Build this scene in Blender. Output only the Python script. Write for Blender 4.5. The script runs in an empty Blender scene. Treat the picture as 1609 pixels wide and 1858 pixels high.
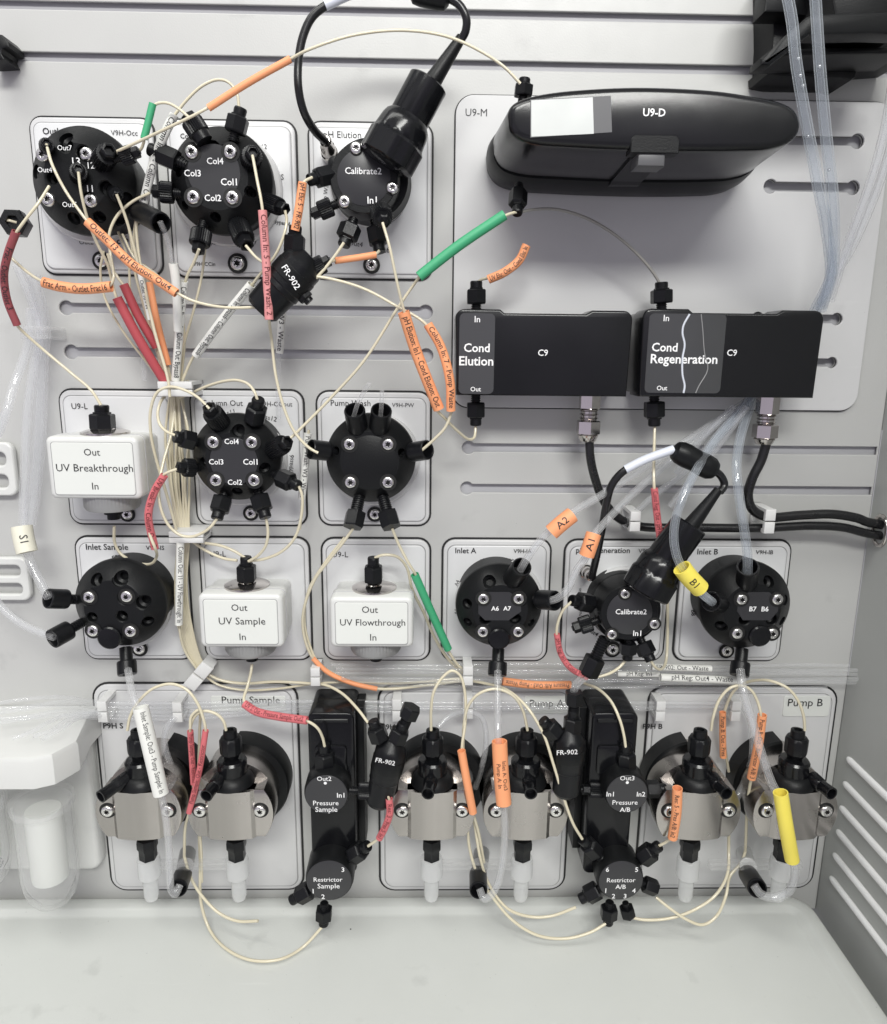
import bpy, bmesh, math, random
from mathutils import Vector, Matrix
random.seed(7)
PI = math.pi
R = math.radians
C = bpy.context.scene.collection
sc = bpy.context.scene
# ---------------------------------------------------------------- camera
D = 0.55                     # metres from lens to the panel wall
FP = 1340.0                  # focal length in photograph pixels
PW, PH = 1609.0, 1858.0
CAM = Vector((0.0, -D, 0.46))
pitch, yaw, roll = R(12.45), R(1.28), R(0.63)
fwd = Vector((math.sin(yaw)*math.cos(pitch), math.cos(yaw)*math.cos(pitch), -math.sin(pitch)))
right0 = fwd.cross(Vector((0, 0, 1))).normalized()
up0 = right0.cross(fwd).normalized()
right = right0*math.cos(roll) + up0*math.sin(roll)
up = up0*math.cos(roll) - right0*math.sin(roll)
cam_d = bpy.data.cameras.new('camera'); cam = bpy.data.objects.new('camera', cam_d); C.objects.link(cam)
M = Matrix((right, up, -fwd)).transposed().to_4x4(); M.translation = CAM
cam.matrix_world = M
cam_d.sensor_fit = 'VERTICAL'; cam_d.sensor_height = 24.0; cam_d.lens = 24.0*FP/PH
cam_d.clip_start = 0.01; cam_d.clip_end = 50
sc.camera = cam
# ---------------------------------------------------------------- light: room ceiling lamp, added fill lamp, soft surroundings with added variation
w = bpy.data.worlds.new('World'); sc.world = w; w.use_nodes = True
wn = w.node_tree.nodes; wl = w.node_tree.links
bg = wn['Background']; bg.inputs[1].default_value = 0.80
tc = wn.new('ShaderNodeTexCoord'); sep = wn.new('ShaderNodeSeparateXYZ'); ramp = wn.new('ShaderNodeValToRGB')
wl.new(tc.outputs['Generated'], sep.inputs[0])
mr = wn.new('ShaderNodeMapRange'); mr.inputs[1].default_value = -1; mr.inputs[2].default_value = 1
wl.new(sep.outputs['Z'], mr.inputs[0]); wl.new(mr.outputs[0], ramp.inputs[0]); wl.new(ramp.outputs[0], bg.inputs[0])
nv = wn.new('ShaderNodeTexNoise'); nv.inputs['Scale'].default_value = 1.6; nv.inputs['Detail'].default_value = 2  # noise added to the unseen surroundings to vary reflections in the metal
wl.new(tc.outputs['Generated'], nv.inputs['Vector'])
nr = wn.new('ShaderNodeMapRange'); nr.inputs[1].default_value = .36; nr.inputs[2].default_value = .64; nr.inputs[3].default_value = .35; nr.inputs[4].default_value = 1.45
wl.new(nv.outputs['Fac'], nr.inputs[0]); vm = wn.new('ShaderNodeVectorMath'); vm.operation = 'SCALE'
wl.new(ramp.outputs[0], vm.inputs[0]); wl.new(nr.outputs[0], vm.inputs['Scale']); wl.new(vm.outputs[0], bg.inputs[0])
e = ramp.color_ramp.elements
e[0].position = 0.0; e[0].color = (.36, .35, .38, 1)
e[1].position = 1.0; e[1].color = (.80, .80, .80, 1)
x = ramp.color_ramp.elements.new(.45); x.color = (.83, .77, .94, 1)
x = ramp.color_ramp.elements.new(.62); x.color = (.86, .84, .92, 1)
def area(name, loc, tgt, sx, sy, power, col):
    l = bpy.data.lights.new(name, 'AREA'); l.shape = 'RECTANGLE'; l.size = sx; l.size_y = sy
    l.energy = power; l.color = col
    o = bpy.data.objects.new(name, l); C.objects.link(o); o.location = loc
    o.rotation_euler = (Vector(tgt)-Vector(loc)).to_track_quat('-Z', 'Y').to_euler()
    return o
area('overhead_lamp', (-0.45, -0.72, 1.75), (0.0, 0, 0.3), 1.2, 0.35, 11.0, (1, 1, .955))
area('overhead_lamp', (0.22, -1.75, 1.62), (0.25, 0, 0.3), 1.2, 0.30, 36.0, (1, 1, .96))  # second lamp, unseen: fill added to brighten the right side
sc.view_settings.view_transform = 'Standard'; sc.view_settings.look = 'None'
sc.view_settings.exposure = 0.0; sc.view_settings.gamma = 1.0
sc.cycles.transparent_max_bounces = 24; sc.cycles.max_bounces = 8
# ---------------------------------------------------------------- where a traced point stands in the room
def ray(px, py):
    return (fwd*FP + right*(px-PW/2) - up*(py-PH/2)).normalized()
def U(px, py, d=0.0):        # on the upright plane d metres in front of the wall
    r = ray(px, py); t = (-d-CAM.y)/r.y
    return CAM + r*t
def Z(px, py, z):            # on the level plane z
    r = ray(px, py); t = (z-CAM.z)/r.z
    return CAM + r*t
def X(px, py, x):            # on the side plane x
    r = ray(px, py); t = (x-CAM.x)/r.x
    return CAM + r*t
def pxm(p): return (p-CAM).dot(fwd)/FP       # metres per photograph pixel there
def PT(t, d=0.0):
    if isinstance(t, Vector): return t.copy()
    p = U(t[0], t[1], t[2] if len(t) > 2 else d)
    lim = globals().get('TRAY_Z', -9)+.0035
    return Z(t[0], t[1], lim) if p.z < lim and t[1] > 1600 else p
# ---------------------------------------------------------------- materials
def mat(name, col, rough=.5, metal=0.0, bump=0.0, bscale=400, var=.04, coat=0.0, spec=.5, aniso=None, rvar=.12, emit=None, wear=0):
    m = bpy.data.materials.new(name); m.use_nodes = True
    n = m.node_tree.nodes; l = m.node_tree.links; b = n['Principled BSDF']
    g = n.new('ShaderNodeNewGeometry')
    nz = n.new('ShaderNodeTexNoise'); nz.inputs['Scale'].default_value = 22; nz.inputs['Detail'].default_value = 5
    if aniso:
        m0 = n.new('ShaderNodeMapping'); m0.inputs['Scale'].default_value = (aniso[0]*1.5, aniso[1], aniso[2])
        l.new(g.outputs['Position'], m0.inputs['Vector']); l.new(m0.outputs[0], nz.inputs['Vector'])
    else: l.new(g.outputs['Position'], nz.inputs['Vector'])
    mx = n.new('ShaderNodeMix'); mx.data_type = 'RGBA'
    mx.inputs[6].default_value = tuple(c*(1-var) for c in col)+(1,)
    mx.inputs[7].default_value = tuple(min(1, c*(1+var)) for c in col)+(1,)
    l.new(nz.outputs['Fac'], mx.inputs[0]); colout = mx.outputs[2]
    if wear:
        # faint dried drips, finger smudges and specks of dust
        for sc_, lo, hi, amt, cc, st in ((9, .60, .72, .35, .86, (1, 1, .35)), (34, .66, .74, .5, .80, (1, 1, 1)), (420, .73, .78, .9, .55, (1, 1, 1)), (60, .68, .72, .4, 1.12, (.12, 1, 1))):
            q = n.new('ShaderNodeTexNoise'); q.inputs['Scale'].default_value = sc_; q.inputs['Detail'].default_value = 4
            mpp = n.new('ShaderNodeMapping'); mpp.inputs['Scale'].default_value = st; mpp.inputs['Location'].default_value = (sc_, 3.1, 7.7)
            l.new(g.outputs['Position'], mpp.inputs['Vector']); l.new(mpp.outputs[0], q.inputs['Vector'])
            r_ = n.new('ShaderNodeMapRange'); r_.inputs[1].default_value = lo; r_.inputs[2].default_value = hi; r_.inputs[4].default_value = amt*wear
            l.new(q.outputs['Fac'], r_.inputs[0])
            m_ = n.new('ShaderNodeMix'); m_.data_type = 'RGBA'; m_.inputs[7].default_value = tuple(min(1, c*cc) for c in col)+(1,)
            l.new(r_.outputs[0], m_.inputs[0]); l.new(colout, m_.inputs[6]); colout = m_.outputs[2]
    l.new(colout, b.inputs['Base Color'])
    n2 = n.new('ShaderNodeTexNoise'); n2.inputs['Scale'].default_value = 60; n2.inputs['Detail'].default_value = 6
    l.new(g.outputs['Position'], n2.inputs['Vector'])
    m2 = n.new('ShaderNodeMapRange'); m2.inputs[3].default_value = max(.03, rough-rvar*.5); m2.inputs[4].default_value = min(1, rough+rvar*.5)
    l.new(n2.outputs['Fac'], m2.inputs[0]); l.new(m2.outputs[0], b.inputs['Roughness'])
    b.inputs['Metallic'].default_value = metal; b.inputs['Specular IOR Level'].default_value = spec
    b.inputs['Coat Weight'].default_value = coat; b.inputs['Coat Roughness'].default_value = .08
    if bump:
        n3 = n.new('ShaderNodeTexNoise'); n3.inputs['Scale'].default_value = bscale; n3.inputs['Detail'].default_value = 3
        if aniso:
            mp = n.new('ShaderNodeMapping'); mp.inputs['Scale'].default_value = aniso
            l.new(g.outputs['Position'], mp.inputs['Vector']); l.new(mp.outputs[0], n3.inputs['Vector'])
        else: l.new(g.outputs['Position'], n3.inputs['Vector'])
        bp = n.new('ShaderNodeBump'); bp.inputs['Strength'].default_value = bump; bp.inputs['Distance'].default_value = .0004
        l.new(n3.outputs['Fac'], bp.inputs['Height']); l.new(bp.outputs[0], b.inputs['Normal'])
    return m
def clear_mat(name, tint, edge, amount=.55, base=.12, ecol=(.85, .9, .95)):
    m = bpy.data.materials.new(name); m.use_nodes = True
    n = m.node_tree.nodes; l = m.node_tree.links; out = n['Material Output']; n.remove(n['Principled BSDF'])
    tr = n.new('ShaderNodeBsdfTransparent'); tr.inputs[0].default_value = tint+(1,)
    df = n.new('ShaderNodeBsdfDiffuse'); df.inputs[0].default_value = ecol+(1,)
    tl = n.new('ShaderNodeBsdfTranslucent'); tl.inputs[0].default_value = ecol+(1,)
    gl = n.new('ShaderNodeMixShader'); gl.inputs[0].default_value = .5
    l.new(df.outputs[0], gl.inputs[1]); l.new(tl.outputs[0], gl.inputs[2])
    lw = n.new('ShaderNodeLayerWeight'); lw.inputs['Blend'].default_value = .5
    pw = n.new('ShaderNodeMath'); pw.operation = 'POWER'; pw.inputs[1].default_value = edge
    l.new(lw.outputs['Facing'], pw.inputs[0])
    mp = n.new('ShaderNodeMapRange'); mp.inputs[3].default_value = base; mp.inputs[4].default_value = amount
    l.new(pw.outputs[0], mp.inputs[0])
    mx = n.new('ShaderNodeMixShader'); l.new(mp.outputs[0], mx.inputs[0]); l.new(tr.outputs[0], mx.inputs[1]); l.new(gl.outputs[0], mx.inputs[2])
    gs = n.new('ShaderNodeBsdfGlossy'); gs.inputs['Roughness'].default_value = .04
    fr = n.new('ShaderNodeFresnel'); fr.inputs[0].default_value = 1.48
    ge = n.new('ShaderNodeNewGeometry'); iv = n.new('ShaderNodeMath'); iv.operation = 'SUBTRACT'; iv.inputs[0].default_value = 1
    l.new(ge.outputs['Backfacing'], iv.inputs[1]); mu = n.new('ShaderNodeMath'); mu.operation = 'MULTIPLY'
    l.new(fr.outputs[0], mu.inputs[0]); l.new(iv.outputs[0], mu.inputs[1])
    m3 = n.new('ShaderNodeMixShader'); l.new(mu.outputs[0], m3.inputs[0]); l.new(mx.outputs[0], m3.inputs[1]); l.new(gs.outputs[0], m3.inputs[2])
    l.new(m3.outputs[0], out.inputs[0])
    return m
MT = {
 'wall': mat('wall_paint', (.50, .502, .488), .36, bump=.16, bscale=900, var=.03, wear=.8, rvar=.2),
 'tray': mat('tray_plastic', (.60, .615, .59), .34, bump=.16, bscale=700, var=.03, wear=1, rvar=.25),
 'cavity': mat('cavity_metal', (.46, .46, .48), .5),
 'frost': clear_mat('frosted_plastic', (.98, .98, .98), 1.0, .75, .42, (.97, .98, .98)),
 'side': mat('side_metal', (.40, .41, .395), .34, bump=.1, bscale=600),
 'louvre': mat('louvre_plastic', (.86, .86, .86), .25),
 'plate': mat('plate_plastic', (.62, .62, .62), .34, var=.03, bump=.08, bscale=900, wear=.5, rvar=.2),
 'inner': mat('plate_inner_plastic', (.66, .665, .67), .32, var=.015, bump=.05, bscale=900),
 'gap_shade': mat('gap_shade_black', (.015, .015, .016), .6),
 'white': mat('white_plastic', (.66, .665, .645), .3, var=.04, bump=.08, bscale=700, wear=.35),
 'sticker': mat('white_label', (.72, .735, .70), .4, var=.03, wear=.3),
 'black': mat('black_plastic', (.008, .0085, .0092), .38, bump=.25, bscale=1200, var=.25, spec=.22),
 'gloss': mat('gloss_black', (.006, .0063, .0075), .2, bump=.06, bscale=1500, coat=.1, rvar=.08, spec=.28),
 'lacquer': mat('glossy_black_housing', (.0075, .0078, .009), .21, bump=.06, bscale=1500, spec=.42, rvar=.1, wear=.3),
 'latch': mat('dark_grey_latch', (.10, .10, .105), .35),
 'silver': mat('silvery_label', (.60, .62, .60), .25, metal=.2, var=.05),
 'nut': mat('black_nut_plastic', (.006, .0064, .0076), .33, bump=.3, bscale=1500, var=.2, spec=.28),
 'dark': mat('dark_hole', (.004, .004, .004), .6),
 'label': mat('charcoal_label', (.030, .030, .033), .35, var=.1),
 'glabel': mat('grey_film_label', (.05, .051, .053), .16, coat=.5, var=.1),
 'wtext': mat('white_print', (.85, .85, .85), .5),
 'ktext': mat('black_print', (.02, .02, .022), .5),
 'rtext': mat('dark_red_print', (.10, .012, .012), .5),
 'steel': mat('brushed_steel', (.45, .425, .405), .25, metal=1, bump=.06, bscale=160, aniso=(6, .3, .06), rvar=.16, var=.07),
 'screw': mat('screw_steel', (.78, .77, .75), .22, metal=1),
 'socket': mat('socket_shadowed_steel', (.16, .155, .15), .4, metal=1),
 'chrome': mat('nickel', (.55, .52, .50), .14, metal=1),
 'grey': mat('grey_knurled', (.33, .33, .33), .4, metal=.3),
 'beige': mat('beige_tubing', (.67, .615, .46), .2, var=.08, coat=.2),
 'greytube': mat('smoky_tubing', (.30, .29, .27), .3, var=.06),
 'orange': mat('orange_paper', (.88, .36, .17), .55, var=.05),
 'red': mat('red_paper', (.46, .075, .09), .55, var=.08),
 'pink': mat('pink_paper', (.68, .27, .27), .55, var=.06),
 'salmon': mat('salmon_paper', (.62, .15, .165), .55, var=.06),
 'maroon': mat('maroon_paper', (.30, .07, .08), .55, var=.08),
 'green': mat('green_paper', (.05, .36, .17), .5, var=.08),
 'yellow': mat('yellow_paper', (.90, .76, .12), .5, var=.05),
 'wlabel': mat('white_paper', (.78, .78, .74), .55, var=.03),
 'cream': mat('cream_paper', (.76, .74, .62), .55, var=.03),
 'cable': mat('black_cable', (.010, .010, .011), .28, bump=.1),
 'wsleeve': mat('white_shrink', (.66, .69, .76), .4),
 'clip': mat('clip_plastic', (.70, .70, .69), .4),
 'milky': mat('milky_plastic', (.70, .71, .70), .35, var=.03),
 'clear': clear_mat('clear_tubing', (.985, .988, .995), 2.6, .75, .12, (1, 1, 1)),
 'water': clear_mat('filled_tubing', (.97, .98, .995), 2.6, .8, .09, (.90, .95, 1)),
 'film': clear_mat('clear_plastic', (.99, .99, .99), 2.2, .34, .08, (1, 1, 1)),
}
# ---------------------------------------------------------------- mesh helpers
ORG = {}
def mk_mesh(name, verts, faces, m, smooth=35):
    me = bpy.data.meshes.new(name); me.from_pydata([tuple(v) for v in verts], [], faces)
    bm = bmesh.new(); bm.from_mesh(me); bmesh.ops.recalc_face_normals(bm, faces=bm.faces[:]); bm.to_mesh(me); bm.free()
    me.materials.append(MT[m])
    if smooth:
        me.shade_smooth(); me.set_sharp_from_angle(angle=R(smooth))
    return me
def tag(o, label=None, cat=None, group=None, kind=None):
    if label: o['label'] = label
    if cat: o['category'] = cat
    if group: o['group'] = group
    if kind: o['kind'] = kind
    return o
def empty(name, p, label, cat, group=None):
    o = bpy.data.objects.new(name, None); C.objects.link(o); o.location = p; o.empty_display_size = .01
    ORG[o] = Vector(p)
    return tag(o, label, cat, group)
def obj(name, geo, m, parent=None, smooth=35, loc=None):
    v, f = geo
    o0 = ORG[parent] if parent else Vector((0, 0, 0))
    if loc is None:
        if parent: loc = o0
        else:
            loc = sum((Vector(q) for q in v), Vector())/len(v)
    me = mk_mesh(name, [Vector(q)-loc for q in v], f, m, smooth)
    o = bpy.data.objects.new(name, me); C.objects.link(o)
    ORG[o] = Vector(loc)
    if parent: o.parent = parent
    o.location = Vector(loc)-o0
    return o
def place(name, me, Mw, parent=None):
    o = bpy.data.objects.new(name, me); C.objects.link(o)
    if parent:
        o.parent = parent; o.matrix_local = Matrix.Translation(-ORG[parent]) @ Mw
    else: o.matrix_world = Mw
    ORG[o] = Mw.translation.copy()
    return o
def join(*gs):
    V, F = [], []
    for v, f in gs:
        b = len(V); V += list(v); F += [[i+b for i in q] for q in f]
    return V, F
def frame(p, ax, hint=Vector((0, 0, 1)), sx=1, sz=1):
    z = Vector(ax).normalized(); h = hint if abs(z.dot(hint)) < .95 else Vector((1, 0, 0))
    x = h.cross(z).normalized(); y = z.cross(x)
    m = Matrix((x*sx, y*sx, z*sz)).transposed().to_4x4(); m.translation = p
    return m
def face_m(p): return frame(p, (0, -1, 0))     # local X right, Y up, Z towards the camera
def xf(geo, m): return [m @ Vector(v) for v in geo[0]], geo[1]
def lathe(prof, seg=32, rf=None, a0=0, a1=2*PI):
    V, F = [], []; n = len(prof); full = abs(a1-a0-2*PI) < 1e-6
    cols = seg if full else seg+1
    for i in range(cols):
        a = a0+(a1-a0)*i/seg
        for j, pr in enumerate(prof):
            r = pr[0]*(rf(a, j) if rf else 1)
            V.append((r*math.cos(a), r*math.sin(a), pr[1]))
    for i in range(seg):
        k = (i+1) % cols
        for j in range(n-1):
            F.append([i*n+j, k*n+j, k*n+j+1, i*n+j+1])
    if full:
        F.append([i*n for i in range(cols)]); F.append([i*n+n-1 for i in range(cols)])
    return V, F
def loft(rings, cap=True):   # rings of equal-length lists of 3-D points
    V, F = [], []; n = len(rings[0])
    for r in rings: V += list(r)
    for k in range(len(rings)-1):
        for i in range(n):
            j = (i+1) % n
            F.append([k*n+i, k*n+j, (k+1)*n+j, (k+1)*n+i])
    if cap: F.append(list(range(n))); F.append([(len(rings)-1)*n+i for i in range(n)])
    return V, F
def rrect(x0, z0, x1, z1, r, n=6):
    P = []
    for cx, cz, a in ((x1-r, z1-r, 0), (x0+r, z1-r, 90), (x0+r, z0+r, 180), (x1-r, z0+r, 270)):
        for i in range(n+1):
            t = R(a+90*i/n); P.append((cx+r*math.cos(t), cz+r*math.sin(t)))
    return P
def inset(P, t):             # counter-clockwise outline moved inwards by t
    n = len(P); Q = []
    for i in range(n):
        a = Vector(P[i-1]); b = Vector(P[i]); c = Vector(P[(i+1) % n])
        e1 = (b-a); e2 = (c-b)
        if e1.length < 1e-9: e1 = e2
        if e2.length < 1e-9: e2 = e1
        n1 = Vector((-e1.y, e1.x)).normalized(); n2 = Vector((-e2.y, e2.x)).normalized()
        m = n1+n2
        m = m/max(.5, m.dot(n1)) if m.length > 1e-6 else n1
        Q.append((b.x+m.x*t, b.y+m.y*t))
    return Q
def slab(P, d0, d1, bev=0.0, nb=3):   # upright slab with a rounded front edge; P = (x, z) outline
    rings = [[(x, -d0, z) for x, z in P]]
    if bev:
        for k in range(nb+1):
            t = PI/2*k/nb
            rings.append([(x, -(d1-bev+bev*math.sin(t)), z) for x, z in inset(P, bev*(1-math.cos(t)))])
    else: rings.append([(x, -d1, z) for x, z in P])
    return loft(rings)
def box(x0, x1, d0, d1, z0, z1, bev=0.0008):
    return slab([(x0, z0), (x1, z0), (x1, z1), (x0, z1)], d0, d1, bev, 2)
def cr(P, n=8):              # smooth line through the points
    P = [Vector(p) for p in P]
    if len(P) == 2: return [P[0].lerp(P[1], i/n) for i in range(n+1)]
    out = []; Q = [P[0]*2-P[1]]+P+[P[-1]*2-P[-2]]
    for i in range(1, len(Q)-2):
        p0, p1, p2, p3 = Q[i-1:i+3]
        t1 = max(1e-6, (p1-p0).length)**.5; t2 = max(1e-6, (p2-p1).length)**.5; t3 = max(1e-6, (p3-p2).length)**.5
        m1 = (p1-p0)/t1-(p2-p0)/(t1+t2)+(p2-p1)/t2; m2 = (p2-p1)/t2-(p3-p1)/(t2+t3)+(p3-p2)/t3
        m1 *= t2; m2 *= t2
        for k in range(n):
            s = k/n; s2 = s*s; s3 = s2*s
            out.append((2*s3-3*s2+1)*p1+(s3-2*s2+s)*m1+(-2*s3+3*s2)*p2+(s3-s2)*m2)
    out.append(P[-1]); return out
def sweep(L, rad, sides=10, hollow=0.0):
    n = len(L); T = [(L[min(i+1, n-1)]-L[max(i-1, 0)]).normalized() for i in range(n)]
    nrm = T[0].orthogonal().normalized(); rings = []; fr = []
    for i in range(n):
        nrm = (nrm-T[i]*nrm.dot(T[i])).normalized(); bn = T[i].cross(nrm)
        r = rad[i] if isinstance(rad, list) else rad
        rings.append([L[i]+(nrm*math.cos(2*PI*k/sides)+bn*math.sin(2*PI*k/sides))*r for k in range(sides)])
    g = loft(rings, not hollow)
    if hollow:
        r2 = [[c+(q-c)*hollow for q in rr] for c, rr in zip(L, rings)]
        g2 = loft(r2, False); V, F = join(g, g2); m = len(g[0])
        for e0 in (0, (n-1)*sides):
            for k in range(sides):
                j = (k+1) % sides; F.append([e0+k, e0+j, m+e0+j, m+e0+k])
        return V, F
    return g
# ---------------------------------------------------------------- lettering
_tc = {}
def text_geo(s, bold=0.0):
    k = (s, bold)
    if k in _tc: return _tc[k]
    c = bpy.data.curves.new('t', 'FONT'); c.body = s; c.align_x = 'CENTER'; c.align_y = 'CENTER'; c.size = 1
    c.offset = bold; c.resolution_u = 2; c.space_line = .95
    o = bpy.data.objects.new('t', c); C.objects.link(o)
    dg = bpy.context.evaluated_depsgraph_get(); dg.update()
    me = bpy.data.meshes.new_from_object(o.evaluated_get(dg))
    V = [Vector((v.co.x, v.co.y)) for v in me.vertices]; F = [list(p.vertices) for p in me.polygons]
    bpy.data.objects.remove(o); bpy.data.curves.remove(c); bpy.data.meshes.remove(me)
    x0 = min(v.x for v in V); x1 = max(v.x for v in V); y0 = min(v.y for v in V); y1 = max(v.y for v in V)
    V = [Vector((v.x-(x0+x1)/2, v.y-(y0+y1)/2)) for v in V]
    _tc[k] = (V, F, x1-x0, y1-y0); return _tc[k]
def letter(parent, s, px, py, d, wpx, m='wtext', rot=0, bold=.012, squash=1.0, hpx=None):
    V, F, w_, h_ = text_geo(s, bold)
    c = U(px, py, d); k = pxm(c)*wpx/w_ if wpx else pxm(c)*hpx/h_
    ca, sa = math.cos(R(rot)), math.sin(R(rot))
    P = [(c.x+(v.x*ca-v.y*squash*sa)*k, c.y, c.z+(v.x*sa+v.y*squash*ca)*k) for v in V]
    # a hair of thickness so the print is a real layer
    return obj('lettering', (P, F), m, parent, smooth=0)
_td = {}
def text_dense(s, bold):
    if (s, bold) in _td: return _td[(s, bold)]
    V, F, w_, h_ = text_geo(s, bold)
    bm = bmesh.new(); vs = [bm.verts.new((v.x, v.y, 0)) for v in V]
    for f in F:
        try: bm.faces.new([vs[i] for i in f])
        except ValueError: pass
    bmesh.ops.triangulate(bm, faces=bm.faces[:])
    for _ in range(4):
        es = [e for e in bm.edges if e.calc_length() > .16]
        if not es: break
        bmesh.ops.subdivide_edges(bm, edges=es, cuts=1); bmesh.ops.triangulate(bm, faces=[f for f in bm.faces if len(f.verts) > 3])
    bm.verts.index_update()
    r = ([Vector((v.co.x, v.co.y)) for v in bm.verts], [[v.index for v in f.verts] for f in bm.faces], w_, h_); bm.free()
    _td[(s, bold)] = r; return r
def wrap_text(parent, s, L, rad, hpx, m='ktext', flip=False, bold=.006, fill=.9, start=None, roll_=0.0):
    V, F, w_, h_ = text_dense(s, bold)
    acc = [0.0]
    for a, b in zip(L, L[1:]): acc.append(acc[-1]+(b-a).length)
    tot = acc[-1]; mid = L[len(L)//2]; k = hpx*pxm(mid)/.9      # hpx = ascender-to-descender height
    if w_*k > tot*fill or hpx == 0: kx = tot*fill/w_
    else: kx = k
    ky = min(k, kx*1.5)
    P = []
    for v in V:
        u = tot/2+v.x*kx*(-1 if flip else 1); vv = v.y*ky*(-1 if flip else 1)
        u = max(0, min(tot*.9999, u)); i = max(0, next((j for j in range(1, len(acc)) if acc[j] >= u), len(acc)-1)-1)
        f = (u-acc[i])/max(1e-9, acc[i+1]-acc[i]); c = L[i].lerp(L[i+1], f)
        t0 = (L[min(i+1, len(L)-1)]-L[max(i-1, 0)]).normalized() if True else None
        t1 = (L[min(i+2, len(L)-1)]-L[i]).normalized(); t = t0.lerp(t1, f).normalized()
        n = (CAM-c); n = (n-t*n.dot(t)).normalized(); b = n.cross(t)
        a = vv/rad+roll_
        P.append(c+(n*math.cos(a)+b*math.sin(a))*(rad+.00018))
    return obj('lettering', (P, F), m, parent, smooth=0)
# ---------------------------------------------------------------- fittings
def hexf(a, j=0):
    t = (a % (PI/3))-PI/6
    return math.cos(PI/6)/math.cos(t)*1.06
def knurl(n): return lambda a, j: 1.0 if int(round(a*n*2/(2*PI))) % 2 else .93
def prof_mesh(name, secs, m='nut'):
    """secs: list of (radius0, h0, radius1, h1, kind)"""
    gs = []
    for (prof, kind) in secs:
        if kind == 'hex': g = lathe(prof, 48, hexf)
        elif kind == 'knurl': g = lathe(prof, 56, lambda a, j: (1.0 if round(a/(2*PI)*56) % 2 else .91))
        elif kind == 'thread': g = lathe(prof, 16)
        else: g = lathe(prof, 24)
        gs.append(g)
    return mk_mesh(name, *join(*gs), m, 30)
def thread(r, h0, h1, n):
    P = []
    for i in range(n):
        a = h0+(h1-h0)*i/n; b = (h1-h0)/n
        P += [(r*.86, a), (r*.86, a+b*.3), (r, a+b*.5), (r, a+b*.8)]
    P.append((r*.86, h1)); return P
# unit: radius 1 = body radius, length 1 = whole length
FIT = {
 'ft': prof_mesh('fitting', [(thread(.50, -.12, .26, 5), 'thread'), ([(.55, .2), (.93, .22), (1, .27), (1, .66), (.92, .72), (.5, .73)], 'knurl'), ([(.62, .72), (.62, .97), (.56, 1.0), (.3, 1.0)], 'hex'), ([(.34, .9), (.30, 1.05), (.2, 1.05)], '')]),
 'hex': prof_mesh('fitting', [(thread(.52, -.12, .2, 4), 'thread'), ([(.6, .16), (.95, .17), (1, .22), (1, .66), (.9, .70), (.4, .71)], 'hex'), ([(.60, .70), (.62, .95), (.56, 1.0), (.3, 1.0)], ''), ([(.7, .69), (.7, .76), (.5, .77)], 'hex')]),
 'barrel': prof_mesh('fitting', [(thread(.55, -.1, .3, 6), 'thread'), ([(.6, .26), (.97, .28), (1, .33), (1, .97), (.96, 1.0), (.84, 1.0), (.80, .97), (.74, .62), (.0001, .60)], '')]),
 'stub': prof_mesh('fitting', [([(.8, -.1), (.86, .2)], ''), ([(.86, .18), (1, .24), (1, .70), (.95, .76), (.5, .77)], 'knurl'), ([(.66, .76), (.66, .97), (.58, 1.0), (.42, 1.0), (.36, .9), (.001, .9)], 'hex')]),
 'thr': prof_mesh('fitting', [(thread(.52, -.1, .48, 8), 'thread'), ([(.6, .45), (.97, .47), (1, .51), (1, .97), (.96, 1.0), (.84, 1.0), (.80, .97), (.74, .72), (.0001, .70)], '')]),
 'knob': prof_mesh('fitting', [([(.45, -.1), (.45, .3)], ''), ([(.5, .25), (.95, .27), (1, .35), (1, .9), (.93, 1), (.5, 1.0), (.45, .8), (.001, .8)], 'hex')]),
 'long': prof_mesh('fitting', [(thread(.62, -.05, .55, 9), 'thread'), ([(.7, .5), (.97, .52), (1, .56), (1, .95), (.93, 1), (.45, 1.0)], 'hex')]),
 'neck': prof_mesh('fitting', [([(.66, -.06), (.66, .5)], ''), ([(.7, .46), (.97, .48), (1, .53), (1, .95), (.94, 1.0), (.5, 1.0), (.45, .9), (.001, .9)], '')]),
}
WHITEFIT = None
def fitting(kind, p0, p1, rpx, parent=None, d=.045):
    a = PT(p0, d); b = PT(p1, d); ax = b-a
    r = rpx*pxm((a+b)/2)
    return place('fitting', FIT[kind], frame(a, ax, sx=r, sz=ax.length), parent)
# screw: button head with a six-lobed socket
def star(a, j): return 1.0
_sp = [(1, 0), (1, .28), (.93, .5), (.78, .62), (.48, .66)]
def _screw():
    g1 = lathe(_sp+[(.47, .64), (.40, .18), (.001, .18)], 36, lambda a, j: 1.0 if j < 5 else (.82+.22*math.cos(6*a)))
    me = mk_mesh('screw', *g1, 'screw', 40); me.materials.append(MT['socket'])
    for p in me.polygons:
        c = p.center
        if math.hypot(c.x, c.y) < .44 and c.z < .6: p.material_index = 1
    return me
SCREW = _screw()
WASH = mk_mesh('counterbore', *lathe([(1.22, .0), (1.22, .06), (.9, .06)], 24), 'dark', 30)
def screw(parent, px, py, d, rpx=10.5, h=.0022, ring=False):
    p = U(px, py, d); r = rpx*pxm(p)
    if ring: place('counterbore', WASH, frame(p, (0, -1, 0), sx=(rpx+1.6)*pxm(p), sz=.006), parent)
    place('screw', SCREW, frame(p+Vector((0, .0008, 0)), (0, -1, 0), sx=r, sz=r*1.0) @ Matrix.Rotation(random.uniform(0, PI/3), 4, 'Z'), parent)
def rect_of(x0, y0, x1, y1, d=0.0):      # a plate from its four mid-edge pixels
    cx, cy = (x0+x1)/2, (y0+y1)/2
    return U(x0, cy, d).x, U(cx, y1, d).z, U(x1, cy, d).x, U(cx, y0, d).z
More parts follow.
